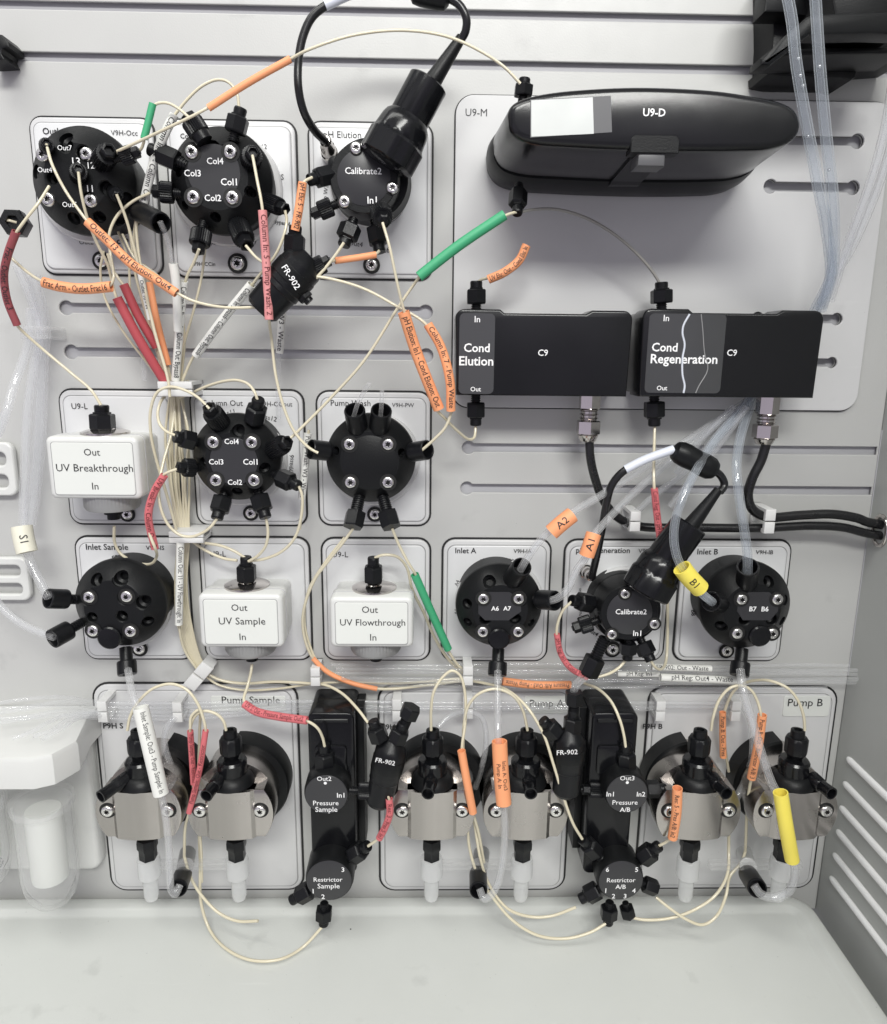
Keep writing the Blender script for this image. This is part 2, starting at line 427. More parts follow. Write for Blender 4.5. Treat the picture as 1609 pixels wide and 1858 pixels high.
def curve_slab(name, outs, holes, d0, d1, m, bev=0.0, parent=None):
    cu = bpy.data.curves.new(name, 'CURVE'); cu.dimensions = '2D'; cu.fill_mode = 'BOTH'
    for P in outs+holes:
        s = cu.splines.new('POLY'); s.points.add(len(P)-1); s.use_cyclic_u = True
        for q, (x_, z_) in zip(s.points, P): q.co = (x_, z_, 0, 1)
    t = (d1-d0)/2; cu.extrude = t-bev; cu.bevel_depth = bev; cu.bevel_resolution = 2; cu.offset = -bev
    o = bpy.data.objects.new(name, cu); C.objects.link(o)
    dg = bpy.context.evaluated_depsgraph_get(); dg.update()
    me = bpy.data.meshes.new_from_object(o.evaluated_get(dg))
    V = [Vector((v.co.x, -(d0+t+v.co.z), v.co.y)) for v in me.vertices]; F = [list(p.vertices) for p in me.polygons]
    bpy.data.objects.remove(o); bpy.data.curves.remove(cu); bpy.data.meshes.remove(me)
    return obj(name, (V, F), m, parent, smooth=30)
def keyhole(xl, xr, z, h, Rb, left=True, right_=True):
    P = []; a = math.asin(min(.99, h/Rb))
    def arc(cx, s, e0, n=12):
        for i in range(n+1):
            t = s+(e0-s)*i/n; P.append((cx+Rb*math.cos(t), z+Rb*math.sin(t)))
    if right_: arc(xr-Rb, -(PI-a), PI-a)
    else: P.extend([(xr, z-h), (xr, z+h)])
    if left: arc(xl+Rb, a, 2*PI-a)
    else: P.extend([(xl, z+h), (xl, z-h)])
    return P
# ================================================================ the setting
XS = U(1536, 1245, 0).x
ZT = U(700, 1617, 0).z        # level of the tray rim at the wall
ZTOP = CAM.z+.36; XL = -.62
def slot_px(xl, xr, y0, y1, Rpx, left=True, right_=True, xm=None):
    cy = (y0+y1)/2; a = U(xl, cy); b = U(xr, cy); k = pxm(a)
    return keyhole(a.x, b.x, U(xm or (xl+xr)/2, cy).z, abs(y1-y0)/2*k*1.0, Rpx*k, left, right_)
zr = lambda px, py: U(px, py).z
strips = []
for zt, zb in ((ZTOP, zr(700, 14)), (zr(700, 30), zr(700, 106)), (zr(700, 123), ZT-.02)):
    strips.append([(XL, zb), (XS-.0004, zb), (XS-.0004, zt), (XL, zt)])
XSTEP = U(1588, 860, 0).x
holes = [slot_px(107, 785, 554, 571, 13), slot_px(116, 786, 634, 650, 13),
         keyhole(U(838, 812).x, XSTEP-.001, zr(1200, 815), 7.5*pxm(U(1200, 815)), 12*pxm(U(1200, 815)), True, False),
         keyhole(U(835, 886).x, XSTEP-.001, zr(1150, 888), 7.5*pxm(U(1150, 888)), 12*pxm(U(1200, 888)), True, False)]
u9holes = [slot_px(1392, 1564, 251, 266, 13, xm=1560), slot_px(1382, 1556, 333, 349, 12.5, xm=1470), slot_px(1360, 1525, 572, 587, 11, xm=1520), slot_px(1350, 1515, 651, 665, 10, xm=1510)]
tag(curve_slab('wall', strips, holes+u9holes, -.0022, 0, 'wall', .0006), kind='structure')
tag(obj('wall_backing', box(XL, XS-.0004, -.008, -.0042, ZT-.02, ZTOP, 0), 'cavity', smooth=0), kind='structure')
o_ = tag(obj('wall_edge_strip', box(XSTEP, XSTEP+.0006, 0, .0006, zr(1540, 1225), zr(1600, 780), 0), 'cavity', smooth=0), kind='structure')
tag(obj('side_wall', slab([(XS, ZT-.03), (XS+.004, ZT-.03), (XS+.004, ZTOP), (XS, ZTOP)], -.012, .50, 0), 'side', smooth=0), kind='structure')
ZV = [X(1553, 1390, XS), X(1545, 1430, XS), X(1538, 1474, XS), X(1532, 1515, XS), X(1524, 1556, XS), X(1516, 1602, XS)]
for i, p in enumerate(ZV):
    zc = ZV[0].z+(ZV[-1].z-ZV[0].z)*i/5; d0 = .014
    r = .0032
    g = lathe([(0.0001, 0), (.5, .06), (.85, .25), (1, .6), (1, .8)], 20)
    L = [Vector((XS-.0006, -(d0+t), zc)) for t in (0, .0012, .003, .006, .05, .10, .16, .24, .32, .40)]
    rr = [.0004, r*.55, r*.85, r, r, r, r, r, r, r]
    g = sweep(L, rr, 14)
    g = ([Vector((min(v.x, XS+.001) if v.x > XS else XS-(XS-v.x)*.75, v.y, v.z)) for v in g[0]], g[1])
    o_ = obj('vent_louvre', g, 'louvre', smooth=50)
    tag(o_, ['topmost', 'second from the top', 'third from the top', 'fourth from the top', 'fifth from the top', 'lowest'][i]+' pale slanting vent louvre on the grey side wall at right', 'louvre', 'louvres on the side wall')
# tray with a raised rounded rim
zt = ZT; TRAY_Z = ZT-.0042
pr = Z(1500, 1650, zt); XR = XS-.016
tr_out = rrect(XL, -.006-.36, XR, -.006, .022, 8)          # (x, y) outline seen from above
def lay(P, z): return [(x_, y_, z) for x_, y_ in P]
tr = loft([lay(tr_out, zt-.03), lay(tr_out, zt-.002), lay(inset(tr_out, .0006), zt-.0006), lay(inset(tr_out, .002), zt), lay(inset(tr_out, .011), zt), lay(inset(tr_out, .0128), zt-.0006), lay(inset(tr_out, .016), zt-.0035), lay(inset(tr_out, .019), zt-.0042)])
tag(obj('drip_tray', tr, 'tray', smooth=45), kind='structure')
tag(obj('floor', loft([[(XL, .02, zt-.034), (XS+.01, .02, zt-.034), (XS+.01, -.56, zt-.034), (XL, -.56, zt-.034)], [(XL, .02, zt-.0305), (XS+.01, .02, zt-.0305), (XS+.01, -.56, zt-.0305), (XL, -.56, zt-.0305)]]), 'cavity', smooth=0), kind='structure')
# ================================================================ modules
def plate(root, px, rad=24, d1=.003, ins=11, holes=None, innerm='inner'):
    x0, z0, x1, z1 = rect_of(*px); k = pxm(U((px[0]+px[2])/2, (px[1]+px[3])/2)); r = rad*k
    obj('gap_shade', slab(rrect(x0, z0, x1, z1, r), 0.00002, .0007), 'gap_shade', root, smooth=0)  # black sheet standing in for the shaded gap round the plate
    e_ = 3.5*k
    if holes is None:
        obj('face_plate', slab(rrect(x0+e_, z0+e_, x1-e_, z1-e_, r-e_), .0003, d1, .0012), 'plate', root)
    else:
        curve_slab('face_plate', [rrect(x0+e_, z0+e_, x1-e_, z1-e_, r-e_)], holes, .0009, d1, 'plate', .0004, root)
    if ins:
        i_ = ins*k
        g_ = i_-1.3*k
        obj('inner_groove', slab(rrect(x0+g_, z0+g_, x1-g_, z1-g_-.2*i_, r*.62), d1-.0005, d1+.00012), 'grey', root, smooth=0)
        obj('inner_plate', slab(rrect(x0+i_, z0+i_, x1-i_, z1-i_*1.2, r*.6), d1-.0005, d1+.0011, .0009), innerm, root)
    return x0, z0, x1, z1
DT = .0045                    # depth of the print on plates
def head(root, cx, cy, rpx, d1=.045, holes=(), disc=None, cone=.60, back=.92, sq=1.0, ring=True):
    """valve head: turned body with drilled ports; holes = (px, py, rpx, depth)"""
    c = U(cx, cy, d1-.008); k = pxm(c); r = rpx*k; b0 = .004
    c0 = Vector((c.x, -b0, c.z)); L = d1-b0
    prof = [(r*back, 0), (r*back*.95, L*.52), (r*.95, L*.56), (r, L*.58), (r, L-.0130), (r*.985, L-.0115), (r*cone+.0008, L-.0006), (r*cone, L)]
    V, F = xf(lathe(prof, 72), face_m(c0))
    me = bpy.data.meshes.new('h'); me.from_pydata([tuple(v) for v in V], [], F)
    bm = bmesh.new(); bm.from_mesh(me); bmesh.ops.recalc_face_normals(bm, faces=bm.faces[:]); bm.to_mesh(me); bm.free()
    if holes:
        gs = []
        for h in holes:
            hp = U(h[0], h[1], d1-.004); hr = h[2]*pxm(hp); dep = h[3] if len(h) > 3 else .007
            dd = math.hypot(hp.x-c.x, hp.z-c.z)/r
            top = d1 if dd < cone else d1-.009*(dd-cone)/(1-cone)
            dirv = Vector((0, -1, 0))
            if dd > cone+.08 and len(h) < 5: dirv = Vector((hp.x-c.x, -2.2*math.hypot(hp.x-c.x, hp.z-c.z), hp.z-c.z)).normalized()
            base = Vector((hp.x, -top, hp.z))-dirv*dep
            gs.append(xf(lathe([(hr*.55, -.004), (hr*.55, 0), (hr*.9, .0012), (hr*.9, dep-.0008), (hr*1.06, dep), (hr*1.06, dep+.012)], 20), frame(base, dirv)))
        o = bpy.data.objects.new('h', me); C.objects.link(o)
        for g in gs:
            mb = bpy.data.meshes.new('b'); mb.from_pydata([tuple(v) for v in g[0]], [], g[1])
            bm = bmesh.new(); bm.from_mesh(mb); bmesh.ops.recalc_face_normals(bm, faces=bm.faces[:]); bm.to_mesh(mb); bm.free()
            ob = bpy.data.objects.new('b', mb); C.objects.link(ob)
            md = o.modifiers.new('b', 'BOOLEAN'); md.object = ob; md.operation = 'DIFFERENCE'; md.solver = 'EXACT'
        dg = bpy.context.evaluated_depsgraph_get(); dg.update()
        m2 = bpy.data.meshes.new_from_object(o.evaluated_get(dg))
        for md in list(o.modifiers): bpy.data.objects.remove(md.object)
        bpy.data.objects.remove(o); me = m2
    V = [v.co.copy() for v in me.vertices]; F = [list(p.vertices) for p in me.polygons]
    hd = obj('valve_head', (V, F), 'black', root, smooth=30)
    if disc:
        dc = U(disc[0], disc[1], d1); dr = disc[2]*pxm(dc); m_ = disc[3] if len(disc) > 3 else 'label'
        obj('label_disc', xf(lathe([(dr, -.0005), (dr, .00012), (dr*.985, .0003)], 64), face_m(dc)), m_, root)
    return c
def module(label, px, pos, group='fluid modules on the instrument panel', cat='valve', name='valve_module', rad=24, **kw):
    x0, z0, x1, z1 = rect_of(*px)
    root = empty(name, ((x0+x1)/2, 0, z0), label, cat, group)
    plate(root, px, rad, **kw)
    return root
def collar(root, cx, cy, rpx, d0=.004, d1=.010, m='plate'):
    c = U(cx, cy, d0); r = rpx*pxm(c)
    obj('collar_ring', xf(lathe([(r, -.001), (r, d1-d0-.001), (r-.001, d1-d0), (r*.8, d1-d0)], 64), face_m(c)), m, root)

# ---- Outlet valve
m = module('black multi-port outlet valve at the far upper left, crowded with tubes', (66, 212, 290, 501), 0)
letter(m, 'Outlet', 98, 238, DT, 42, 'ktext'); letter(m, 'V9H-Occ', 225, 241, DT, 48, 'ktext', bold=0)
letter(m, 'Out2', 156, 439, DT, 25, 'ktext', bold=0); letter(m, 'Frac16', 212, 438, DT, 42, 'ktext', rot=14)
letter(m, 'Out9', 195, 260, DT, 26, 'ktext', rot=-6, bold=0); letter(m, '10', 250, 315, DT, 14, 'ktext', rot=-60, bold=0)
collar(m, 165, 345, 92)
head(m, 148, 326, 94, .047, [(119, 249, 15), (80, 280, 14), (156, 280, 14), (88, 363, 14), (165, 364, 14), (57, 308, 14), (124, 266, 14), (133, 398, 13), (100, 325, 12), (196, 343, 13), (180, 395, 12), (227, 358, 12), (210, 400, 11)])
for q in ((78, 281), (157, 280), (88, 362), (165, 364)): screw(m, *q, .0470, 12)
for s, x_, y_, w_ in (('Out7', 117, 268, 26), ('Out4', 81, 308, 26), ('Out5', 126, 371, 26), ('13', 138, 293, 14), ('12', 165, 300, 12), ('11', 163, 342, 10)): letter(m, s, x_, y_, .0474, w_, bold=.004)
screw(m, 184, 473, .0052, 12, .0022, True)
# ---- Column In
m = module('black column inlet valve printed Col1 to Col4, between Outlet and pH Elution', (307, 217, 543, 506), 0)
letter(m, 'Column In', 352, 247, DT, 50, 'ktext'); letter(m, 'V9H-CCin', 370, 479, DT, 40, 'ktext'); letter(m, 'Bypass12', 463, 267, DT, 42, 'ktext', bold=0)
letter(m, 'Bypass6', 512, 405, DT, 30, 'ktext', rot=-8); letter(m, 'Bypass8', 388, 441, DT, 32, 'ktext', bold=0); letter(m, '7', 463, 440, DT, 5, 'ktext')
letter(m, 'S', 512, 321, DT, 5, 'ktext', bold=0); letter(m, '•', 505, 329, DT, 5, 'ktext')
collar(m, 415, 345, 98)
head(m, 399, 326, 93, .047, [(388, 268, 13), (348, 276, 14), (418, 276, 14), (351, 358, 14), (422, 359, 14), (322, 310, 11), (456, 350, 10), (391, 396, 11), (461, 300, 12), (330, 372, 9)], (388, 313, 48))
for q in ((348, 276), (418, 276), (351, 358), (422, 359)): screw(m, *q, .0472, 12.5, .0022, True)
for s, x_, y_, w_ in (('Col4', 390, 292, 30), ('Col3', 349, 314, 30), ('Col1', 415, 330, 29), ('Col2', 386, 359, 30)): letter(m, s, x_, y_, .0476, w_)
screw(m, 431, 478, .0052, 13, .0022, True)
# ---- Column Out
m = module('black column outlet valve on the plate printed Column Out, ringed by looping beige tubes', (350, 705, 556, 954), 0)
letter(m, 'Column Out', 403, 731, DT, 74, 'ktext', bold=0); letter(m, 'V9H-CCout', 500, 733, DT, 60, 'ktext', bold=0)
letter(m, 'Bypass11', 405, 752, DT, 42, 'ktext', rot=12, bold=0); letter(m, 'Bypass12', 480, 757, DT, 44, 'ktext', rot=-14, bold=0); letter(m, 'Bypass6', 528, 843, DT, 36, 'ktext', rot=80, bold=0)
collar(m, 438, 832, 84)
head(m, 427, 831, 80, .045, [(433, 781, 13), (387, 802, 14), (457, 802, 14), (392, 871, 14), (461, 871, 14), (430, 893, 11), (482, 850, 12), (367, 838, 10)], (424, 837, 43))
for q in ((387, 802), (457, 802), (392, 871), (461, 871)): screw(m, *q, .0452, 11.5, .0022, True)
for s, x_, y_, w_ in (('Col4', 420, 801, 26), ('Col3', 392, 838, 26), ('Col1', 454, 838, 26), ('Col2', 426, 875, 26)): letter(m, s, x_, y_, .0457, w_)
screw(m, 455, 931, .0052, 10, .0022, True)
# ---- Pump Wash
m = module('plain black pump wash valve with two open barrel fittings on its top', (575, 708, 783, 954), 0)
letter(m, 'Pump Wash', 636, 733, DT, 72, 'ktext', bold=0); letter(m, 'V9H-PW', 731, 735, DT, 40, 'ktext', bold=0)
collar(m, 678, 832, 84)
head(m, 672, 833, 82, .045, [(634, 806, 14), (704, 806, 14), (636, 875, 14), (704, 875, 14), (608, 818, 9), (730, 821, 9), (651, 779, 9), (693, 779, 9)], (671, 840, 50, 'black'), cone=.64)
for q in ((634, 806), (704, 806), (636, 875), (704, 875)): screw(m, *q, .0452, 11, .0022, True)
screw(m, 680, 933, .0052, 10, .0022, True)
# ---- Inlet Sample
m = module('black inlet sample valve under the white UV Breakthrough box, two nuts on its left side', (145, 971, 348, 1196), 0)
letter(m, 'Inlet Sample', 194, 994, DT, 76, 'ktext'); letter(m, 'V9H-IS', 281, 994, DT, 33, 'ktext')
letter(m, 'S2', 209, 1012, DT, 12, 'ktext', rot=14); letter(m, 'S3', 262, 1012, DT, 12, 'ktext', rot=-12); letter(m, 'S4', 310, 1056, DT, 12, 'ktext', rot=-75)
collar(m, 228, 1092, 84)
head(m, 215, 1098, 83, .045, [(175, 1050, 14), (221, 1048, 14), (162, 1083, 13.5), (230, 1082, 13.5), (169, 1144, 13.5), (237, 1145, 13.5), (262, 1090, 14), (171, 1117, 10), (225, 1115, 11), (270, 1128, 12)], None, cone=.64)
dc = U(203, 1153, .042); obj('blank_cap', xf(lathe([(.0085, 0), (.0085, .005), (.0075, .006), (.001, .0062)], 32), face_m(dc)), 'gloss', m)
for q in ((162, 1083), (230, 1082), (169, 1144), (237, 1145)): screw(m, *q, .0452, 11, .0022, True)
screw(m, 253, 1177, .0052, 10.5, .0022, True)
# ---- Inlet A
m = module('black inlet valve printed A6 A7 with an orange tagged tube above it', (800, 975, 997, 1199), 0)
letter(m, 'Inlet A', 845, 999, DT, 38, 'ktext'); letter(m, 'V9H-IA', 948, 1000, DT, 33, 'ktext')
letter(m, 'A3', 875, 1017, DT, 11, 'ktext', rot=14, bold=0); letter(m, 'A2', 927, 1017, DT, 11, 'ktext', rot=-12, bold=0); letter(m, 'A4', 829, 1058, DT, 11, 'ktext', rot=70, bold=0); letter(m, 'A5', 828, 1110, DT, 11, 'ktext', rot=85, bold=0); letter(m, 'A1', 972, 1058, DT, 11, 'ktext', rot=-60, bold=0)
collar(m, 905, 1090, 80)
head(m, 906, 1102, 79, .045, [(887, 1053, 13), (877, 1086, 13.5), (941, 1086, 13.5), (876, 1146, 13.5), (940, 1146, 13.5), (846, 1096, 11), (847, 1131, 10), (880, 1120, 11), (934, 1120, 11), (966, 1133, 9)], None, cone=.62)
dc = U(908, 1104, .0450); obj('label_disc', slab([(dc.x-.011, dc.z-.009), (dc.x+.006, dc.z-.009), (dc.x+.015, dc.z-.002), (dc.x+.014, dc.z+.007), (dc.x+.006, dc.z+.0125), (dc.x-.009, dc.z+.0125), (dc.x-.016, dc.z+.006), (dc.x-.016, dc.z-.004)], .0446, .0453), 'label', m, smooth=0)
for q in ((877, 1086), (941, 1086), (876, 1146), (940, 1146)): screw(m, *q, .0452, 10.5, .0022, True)
letter(m, 'A6', 898, 1104, .0456, 14, bold=.02); letter(m, 'A7', 920, 1104, .0456, 14, bold=.02)
dc = U(904, 1155, .042); obj('blank_cap', xf(lathe([(.0080, 0), (.0080, .005), (.007, .006), (.001, .0062)], 32), face_m(dc)), 'gloss', m)
# ---- Inlet B
m = module('black inlet valve printed B7 B6, rightmost of the valve rows', (1226, 977, 1425, 1199), 0)
letter(m, 'Inlet B', 1284, 1001, DT, 38, 'ktext'); letter(m, 'V9H-IB', 1387, 1002, DT, 32, 'ktext')
letter(m, 'B2', 1312, 1019, DT, 11, 'ktext', rot=14, bold=0); letter(m, 'B3', 1364, 1020, DT, 11, 'ktext', rot=-12, bold=0); letter(m, 'B8', 1258, 1112, DT, 11, 'ktext', rot=-85)
collar(m, 1345, 1092, 81)
head(m, 1356, 1102, 83, .045, [(1345, 1087, 13.5), (1410, 1087, 13.5), (1337, 1149, 13.5), (1401, 1149, 13.5), (1395, 1054, 13), (1306, 1136, 12), (1347, 1121, 11), (1396, 1121, 11), (1428, 1090, 11), (1424, 1130, 10)], None, cone=.62)
dc = U(1377, 1104, .0450); obj('label_disc', slab([(dc.x-.011, dc.z-.009), (dc.x+.009, dc.z-.009), (dc.x+.014, dc.z-.002), (dc.x+.014, dc.z+.007), (dc.x+.006, dc.z+.0125), (dc.x-.009, dc.z+.0125), (dc.x-.016, dc.z+.006), (dc.x-.016, dc.z-.002)], .0446, .0453), 'label', m, smooth=0)
for q in ((1345, 1087), (1410, 1087), (1337, 1149), (1401, 1149)): screw(m, *q, .0452, 10.5, .0022, True)
letter(m, 'B7', 1366, 1105, .0456, 13, bold=.02); letter(m, 'B6', 1388, 1105, .0456, 13, bold=.02)
dc = U(1374, 1150, .042); obj('blank_cap', xf(lathe([(.0080, 0), (.0080, .005), (.007, .006), (.001, .0062)], 32), face_m(dc)), 'gloss', m)
screw(m, 1318, 1181, .0052, 10, .0022, True)
# ---- pH modules
def electrode(root, segs, d, group=None):
    """thick parts of the probe: (p0, p1, profile, material, name)"""
    for p0, p1, prof, mt, nm, *k in segs:
        a = PT(p0, d); b = PT(p1, d); ax = b-a; s = pxm((a+b)/2)
        g = lathe([(r_*s, h_*ax.length) for r_, h_ in prof], 48, k[0] if k else None)
        obj(nm, xf(g, frame(a, ax)), mt, root, smooth=32)
rib = lambda a, j: 1.0 if (j < 1 or j > 4) else (1.0 if (a*24/(2*PI)) % 1 < .82 else .955)
octo = lambda a, j: 1+.035*(math.cos(8*a)) if 0 < j < 5 else 1
def ph(label, px, texts, ccol, chead, cface, scr, el, knob, conn, sc_, plug):
    m = module(label, px, 0)
    for t in texts: letter(m, t[0], t[1], t[2], DT, t[3], 'ktext', *t[4:])
    collar(m, *ccol)
    head(m, *chead[:3], .036, cone=.9)
    c1 = U(cface[0], cface[1], .052); r = cface[2]*pxm(c1)
    c0 = Vector((c1.x, -.030, c1.z))
    obj('probe_block', xf(lathe([(r*1.06, 0), (r*1.04, .015), (r, .020), (r*.99, .0215), (r*.97, .022)], 64), face_m(c0)), 'black', m, smooth=30)
    obj('label_disc', xf(lathe([(r*.78, 0), (r*.78, .0003), (r*.77, .0004)], 64), face_m(c1)), 'label', m)
    for q in scr:
        c = U(q[0], q[1], .0525); place('counterbore', WASH, frame(c, (0, -1, 0), sx=10.5*pxm(c), sz=.002), m)
        screw(m, q[0], q[1], .0528, 11*sc_)
    letter(m, 'Calibrate2', *sc_ and texts[-1][5] if False else (cface[3], cface[4]), .0527, 66*sc_, bold=.01)
    letter(m, 'In1', cface[5], cface[6], .0527, None, bold=.012, hpx=12*sc_)
    kc = U(knob[0], knob[1], .045); rk = 14*pxm(kc)*sc_
    obj('side_knob', xf(lathe([(rk, -.012), (rk, .004), (rk*.9, .006), (rk*.3, .0068)], 32), face_m(kc)), 'black', m)
    ca = PT(conn[0]); cb = PT(conn[1]); rr = conn[2]*pxm(cb)
    obj('metal_connector', xf(lathe([(rr, -.2*1), (rr, 0)] if False else [(rr*1.15, 0), (rr*1.15, (cb-ca).length*.3), (rr, (cb-ca).length*.33), (rr*.98, (cb-ca).length*.6), (rr*.8, (cb-ca).length*.65), (rr*.78, (cb-ca).length*.95), (rr*.55, (cb-ca).length)], 32), frame(ca, cb-ca)), 'chrome', m)
    screw(m, plug[0], plug[1], .0052, 11, .0022, True)
    return m
m = ph('black pH elution cell printed Calibrate2 in the top row, left of the long glossy detector', (561, 221, 786, 509),
   [('pH Elution', 621, 246, 68, 0, 0), ('Out4', 645, 442, 26, -8, 0), ('Out6', 692, 453, 30, 0, 0), ('To W3', 590, 352, 30, 80, 0)], (672, 338, 72), (672, 330, 74), (660, 322, 62, 659, 310, 675, 363), ((646, 269), (712, 341), (625, 366)), None, (610, 300), ((600, 285, .004), (590, 254, .032), 14), 1.0, (674, 481))
letter(m, '6', 697, 453, DT, 6, 'ktext')
pe = empty('ph_electrode', U(705, 290, .05), 'large black pH probe screwed into the top-row cell, pointing up right', 'probe', 'pH probes')
electrode(pe, [((696, 300), (744, 212), [(30, 0), (48, .06), (52, .10), (52, .50), (48, .56), (48, .62), (46, .8), (43, .9), (35, 1)], 'gloss', 'coupling_nut', octo),
   ((736, 226), (778, 148), [(36, 0), (37, .05), (37, .97), (34, 1.0), (10, 1.0)], 'gloss', 'body'),
   ((733, 232), (738, 223), [(40, 0), (41, .3), (41, .7), (37, 1)], 'black', 'o_ring'),
   ((782, 152), (837, 68), [(17, 0), (15, .2), (10.5, .8), (9, 1.0), (5, 1.0)], 'black', 'strain_relief')], .055)
m = ph('black pH regeneration cell printed Calibrate2, between the two lower inlet valves', (1018, 977, 1211, 1199),
   [('pH Regeneration', 1094, 1000, 98, 0, 0.012), ('V9H-pHr', 1180, 1001, 44, 0, 0), ('Out4', 1075, 1146, 24, -35, 0.01), ('Bypass', 1051, 1078, 22, 85, 0), ('No', 1053, 1112, 10, 90, 0)], (1128, 1088, 64), (1134, 1103, 64), (1142, 1112, 53, 1145, 1110, 1156, 1149), ((1134, 1077), (1187, 1132), (1110, 1151)), None, (1095, 1113), ((1062, 1035, .004), (1073, 1046, .028), 12), .86, (1111, 1178))
pe = empty('ph_electrode', U(1170, 1070, .05), 'large black pH probe leaning over the inlet B plate, beside the yellow B1 tag', 'probe', 'pH probes')
electrode(pe, [((1168, 1078), (1208, 1010), [(26, 0), (42, .06), (45, .10), (45, .5), (42, .56), (41, .62), (40, .8), (37, .9), (32, 1)], 'gloss', 'coupling_nut', octo),
   ((1200, 1022), (1252, 950), [(32, 0), (33, .05), (33, .97), (30, 1.0), (10, 1.0)], 'gloss', 'body'),
   ((1197, 1028), (1203, 1018), [(35, 0), (36.5, .3), (36.5, .7), (33, 1)], 'black', 'o_ring'),
   ((1254, 953), (1304, 888), [(15, 0), (13.5, .2), (9, .8), (8, 1.0), (5, 1.0)], 'black', 'strain_relief')], .055)
# ---- UV cells
def uv(label, px, fr, title, topx, nutx, word_w, u9, capd=.012):
    m = module(label, px, 0, cat='UV monitor', name='uv_monitor')
    letter(m, 'U9-L', u9[0], u9[1], DT, 29, 'ktext', bold=0)
    dF = .044
    A = U(fr[0], (fr[1]+fr[3])/2, dF); B = U(fr[2], (fr[1]+fr[3])/2, dF); T_ = U((fr[0]+fr[2])/2, fr[1], dF); Bo = U((fr[0]+fr[2])/2, fr[3], dF)
    x0, x1, z1, z0 = A.x, B.x, T_.z, Bo.z; r = .0045
    P = rrect(x0, z0, x1, z1, r, 5); mid = rrect(x0+.0012, z0+.0012, x1-.0012, z1-.0012, r, 5)
    rings = [[(a, -.004, b) for a, b in mid], [(a, -.020, b) for a, b in mid]]
    for k in range(0, 5):
        t = PI/2*k/4; rings.append([(a, -(.024 if k == 0 else dF-.0035+.0035*math.sin(t)), b) for a, b in (P if k == 0 else inset(P, .0035*(1-math.cos(t))))])
    obj('housing', loft(rings), 'white', m)
    sp = inset(rrect(x0, z0, x1, z1, r, 5), -.00015); obj('case_seam', loft([[(a, -.0315, b) for a, b in sp], [(a, -.0321, b) for a, b in sp]]), 'cavity', m, smooth=0)
    obj('label_rim', slab(rrect(x0+.0038, z0+.0028, x1-.0038, z1-.0038, .0022), dF-.0006, dF+.0001), 'grey', m, smooth=0)
    obj('label_plate', slab(rrect(x0+.0042, z0+.0032, x1-.0042, z1-.0042, .002), dF-.0004, dF+.0004, .0003, 1), 'sticker', m)
    cx = (fr[0]+fr[2])/2; hh = fr[3]-fr[1]
    letter(m, 'Out', cx-3, fr[1]+hh*.25, dF+.0006, 29, 'ktext', bold=.0); letter(m, title, cx+2, fr[1]+hh*.52, dF+.0006, word_w, 'ktext', bold=0.0); letter(m, 'In', cx+3, fr[1]+hh*.79, dF+.0006, None, 'ktext', bold=0.0, hpx=12.5)
    c = Vector((U(topx, fr[1]-20, .024).x, -.024, z1)); 
    obj('chrome_disc', xf(lathe([(.0165, -.0004), (.0165, .0012), (.0125, .0026), (.0065, .0030), (.0055, .0040), (.0045, .0040)], 48), frame(c, (0, 0, 1))), 'chrome', m)
    c = Vector((U(nutx, fr[3]+20, .022).x, -.0215, z0))
    obj('knurled_disc', xf(lathe([(.0175, .002), (.0192, .0012), (.0192, -.0085), (.0178, -.0108), (.006, -.0115)], 96, lambda a, j: 1.0 if round(a/(2*PI)*96) % 2 or j in (0, 3, 4) else .972), frame(c, (0, 0, 1))), 'grey', m)
    obj('lower_nut', xf(lathe([(.0066, -.0112), (.0066, -.0150), (.0046, -.0153), (.0046, -.0190), (.001, -.0190)], 24), frame(c, (0, 0, 1))), 'nut', m)
    return m, c
uvB, uvBn = uv('white box monitor printed UV Breakthrough, upper left of the three white boxes', (117, 705, 325, 952), (85, 792, 254, 906), 'UV Breakthrough', 190, 205, 138, (144, 737))
screw(uvB, 231, 933, .0052, 10, .0022, True)
uvS, uvSn = uv('white box monitor printed UV Sample, left of the lower pair of white boxes', (366, 972, 566, 1197), (360, 1078, 514, 1176), 'UV Sample', 448, 457, 84, (395, 1005))
uvF, uvFn = uv('white box monitor printed UV Flowthrough, right of the lower pair of white boxes', (584, 974, 782, 1198), (598, 1083, 750, 1176), 'UV Flowthrough', 679, 682, 118, (617, 1006))
# ---- U9-M plate and the U9-D detector
x0, z0, x1, z1 = rect_of(821, 178, 1588, 744)
m = empty('detector_mounting_plate', ((x0+x1)/2, 0, z0), 'large pale mounting plate printed U9-M with keyhole slots, upper right', 'mounting plate')
k = pxm(U(1200, 450)); r = 34*k; e_ = 2.4*k
obj('gap_shade', slab(rrect(x0, z0, x1, z1, r), .00002, .0006), 'gap_shade', m, smooth=0) if False else curve_slab('gap_shade', [rrect(x0, z0, x1, z1, r, 10)], u9holes, .00002, .0008, 'gap_shade', 0.0, m)  # dark gap at the mounting plate's edge, drawn as a black sheet
curve_slab('face_plate', [rrect(x0+e_, z0+e_, x1-e_, z1-e_, r-e_, 10)], u9holes, .0009, .0030, 'plate', .0005, m)
letter(m, 'U9-M', 864, 204, .0032, 39, 'ktext', bold=0)
def outline_px(P, d, n=4):
    Q = [Vector(p).to_3d() for p in P]; Q2 = Q[-2:]+Q+Q[:2]; S = cr(Q2, n)[2*n:-2*n-0]
    S = S[:len(P)*n]
    return [((q := U(s.x, s.y, d)).x, q.z) for s in S]
dt = [(245, 170), (258, 138), (300, 114), (400, 92), (550, 78), (700, 72), (850, 75), (1000, 85), (1120, 103), (1230, 126), (1280, 155), (1300, 200), (1294, 240), (1262, 272), (1195, 293), (1100, 299), (900, 301), (700, 297), (500, 288), (330, 274), (270, 250), (248, 212)]
dt = [(800+.5028*a, 120+.5028*b) for a, b in dt]
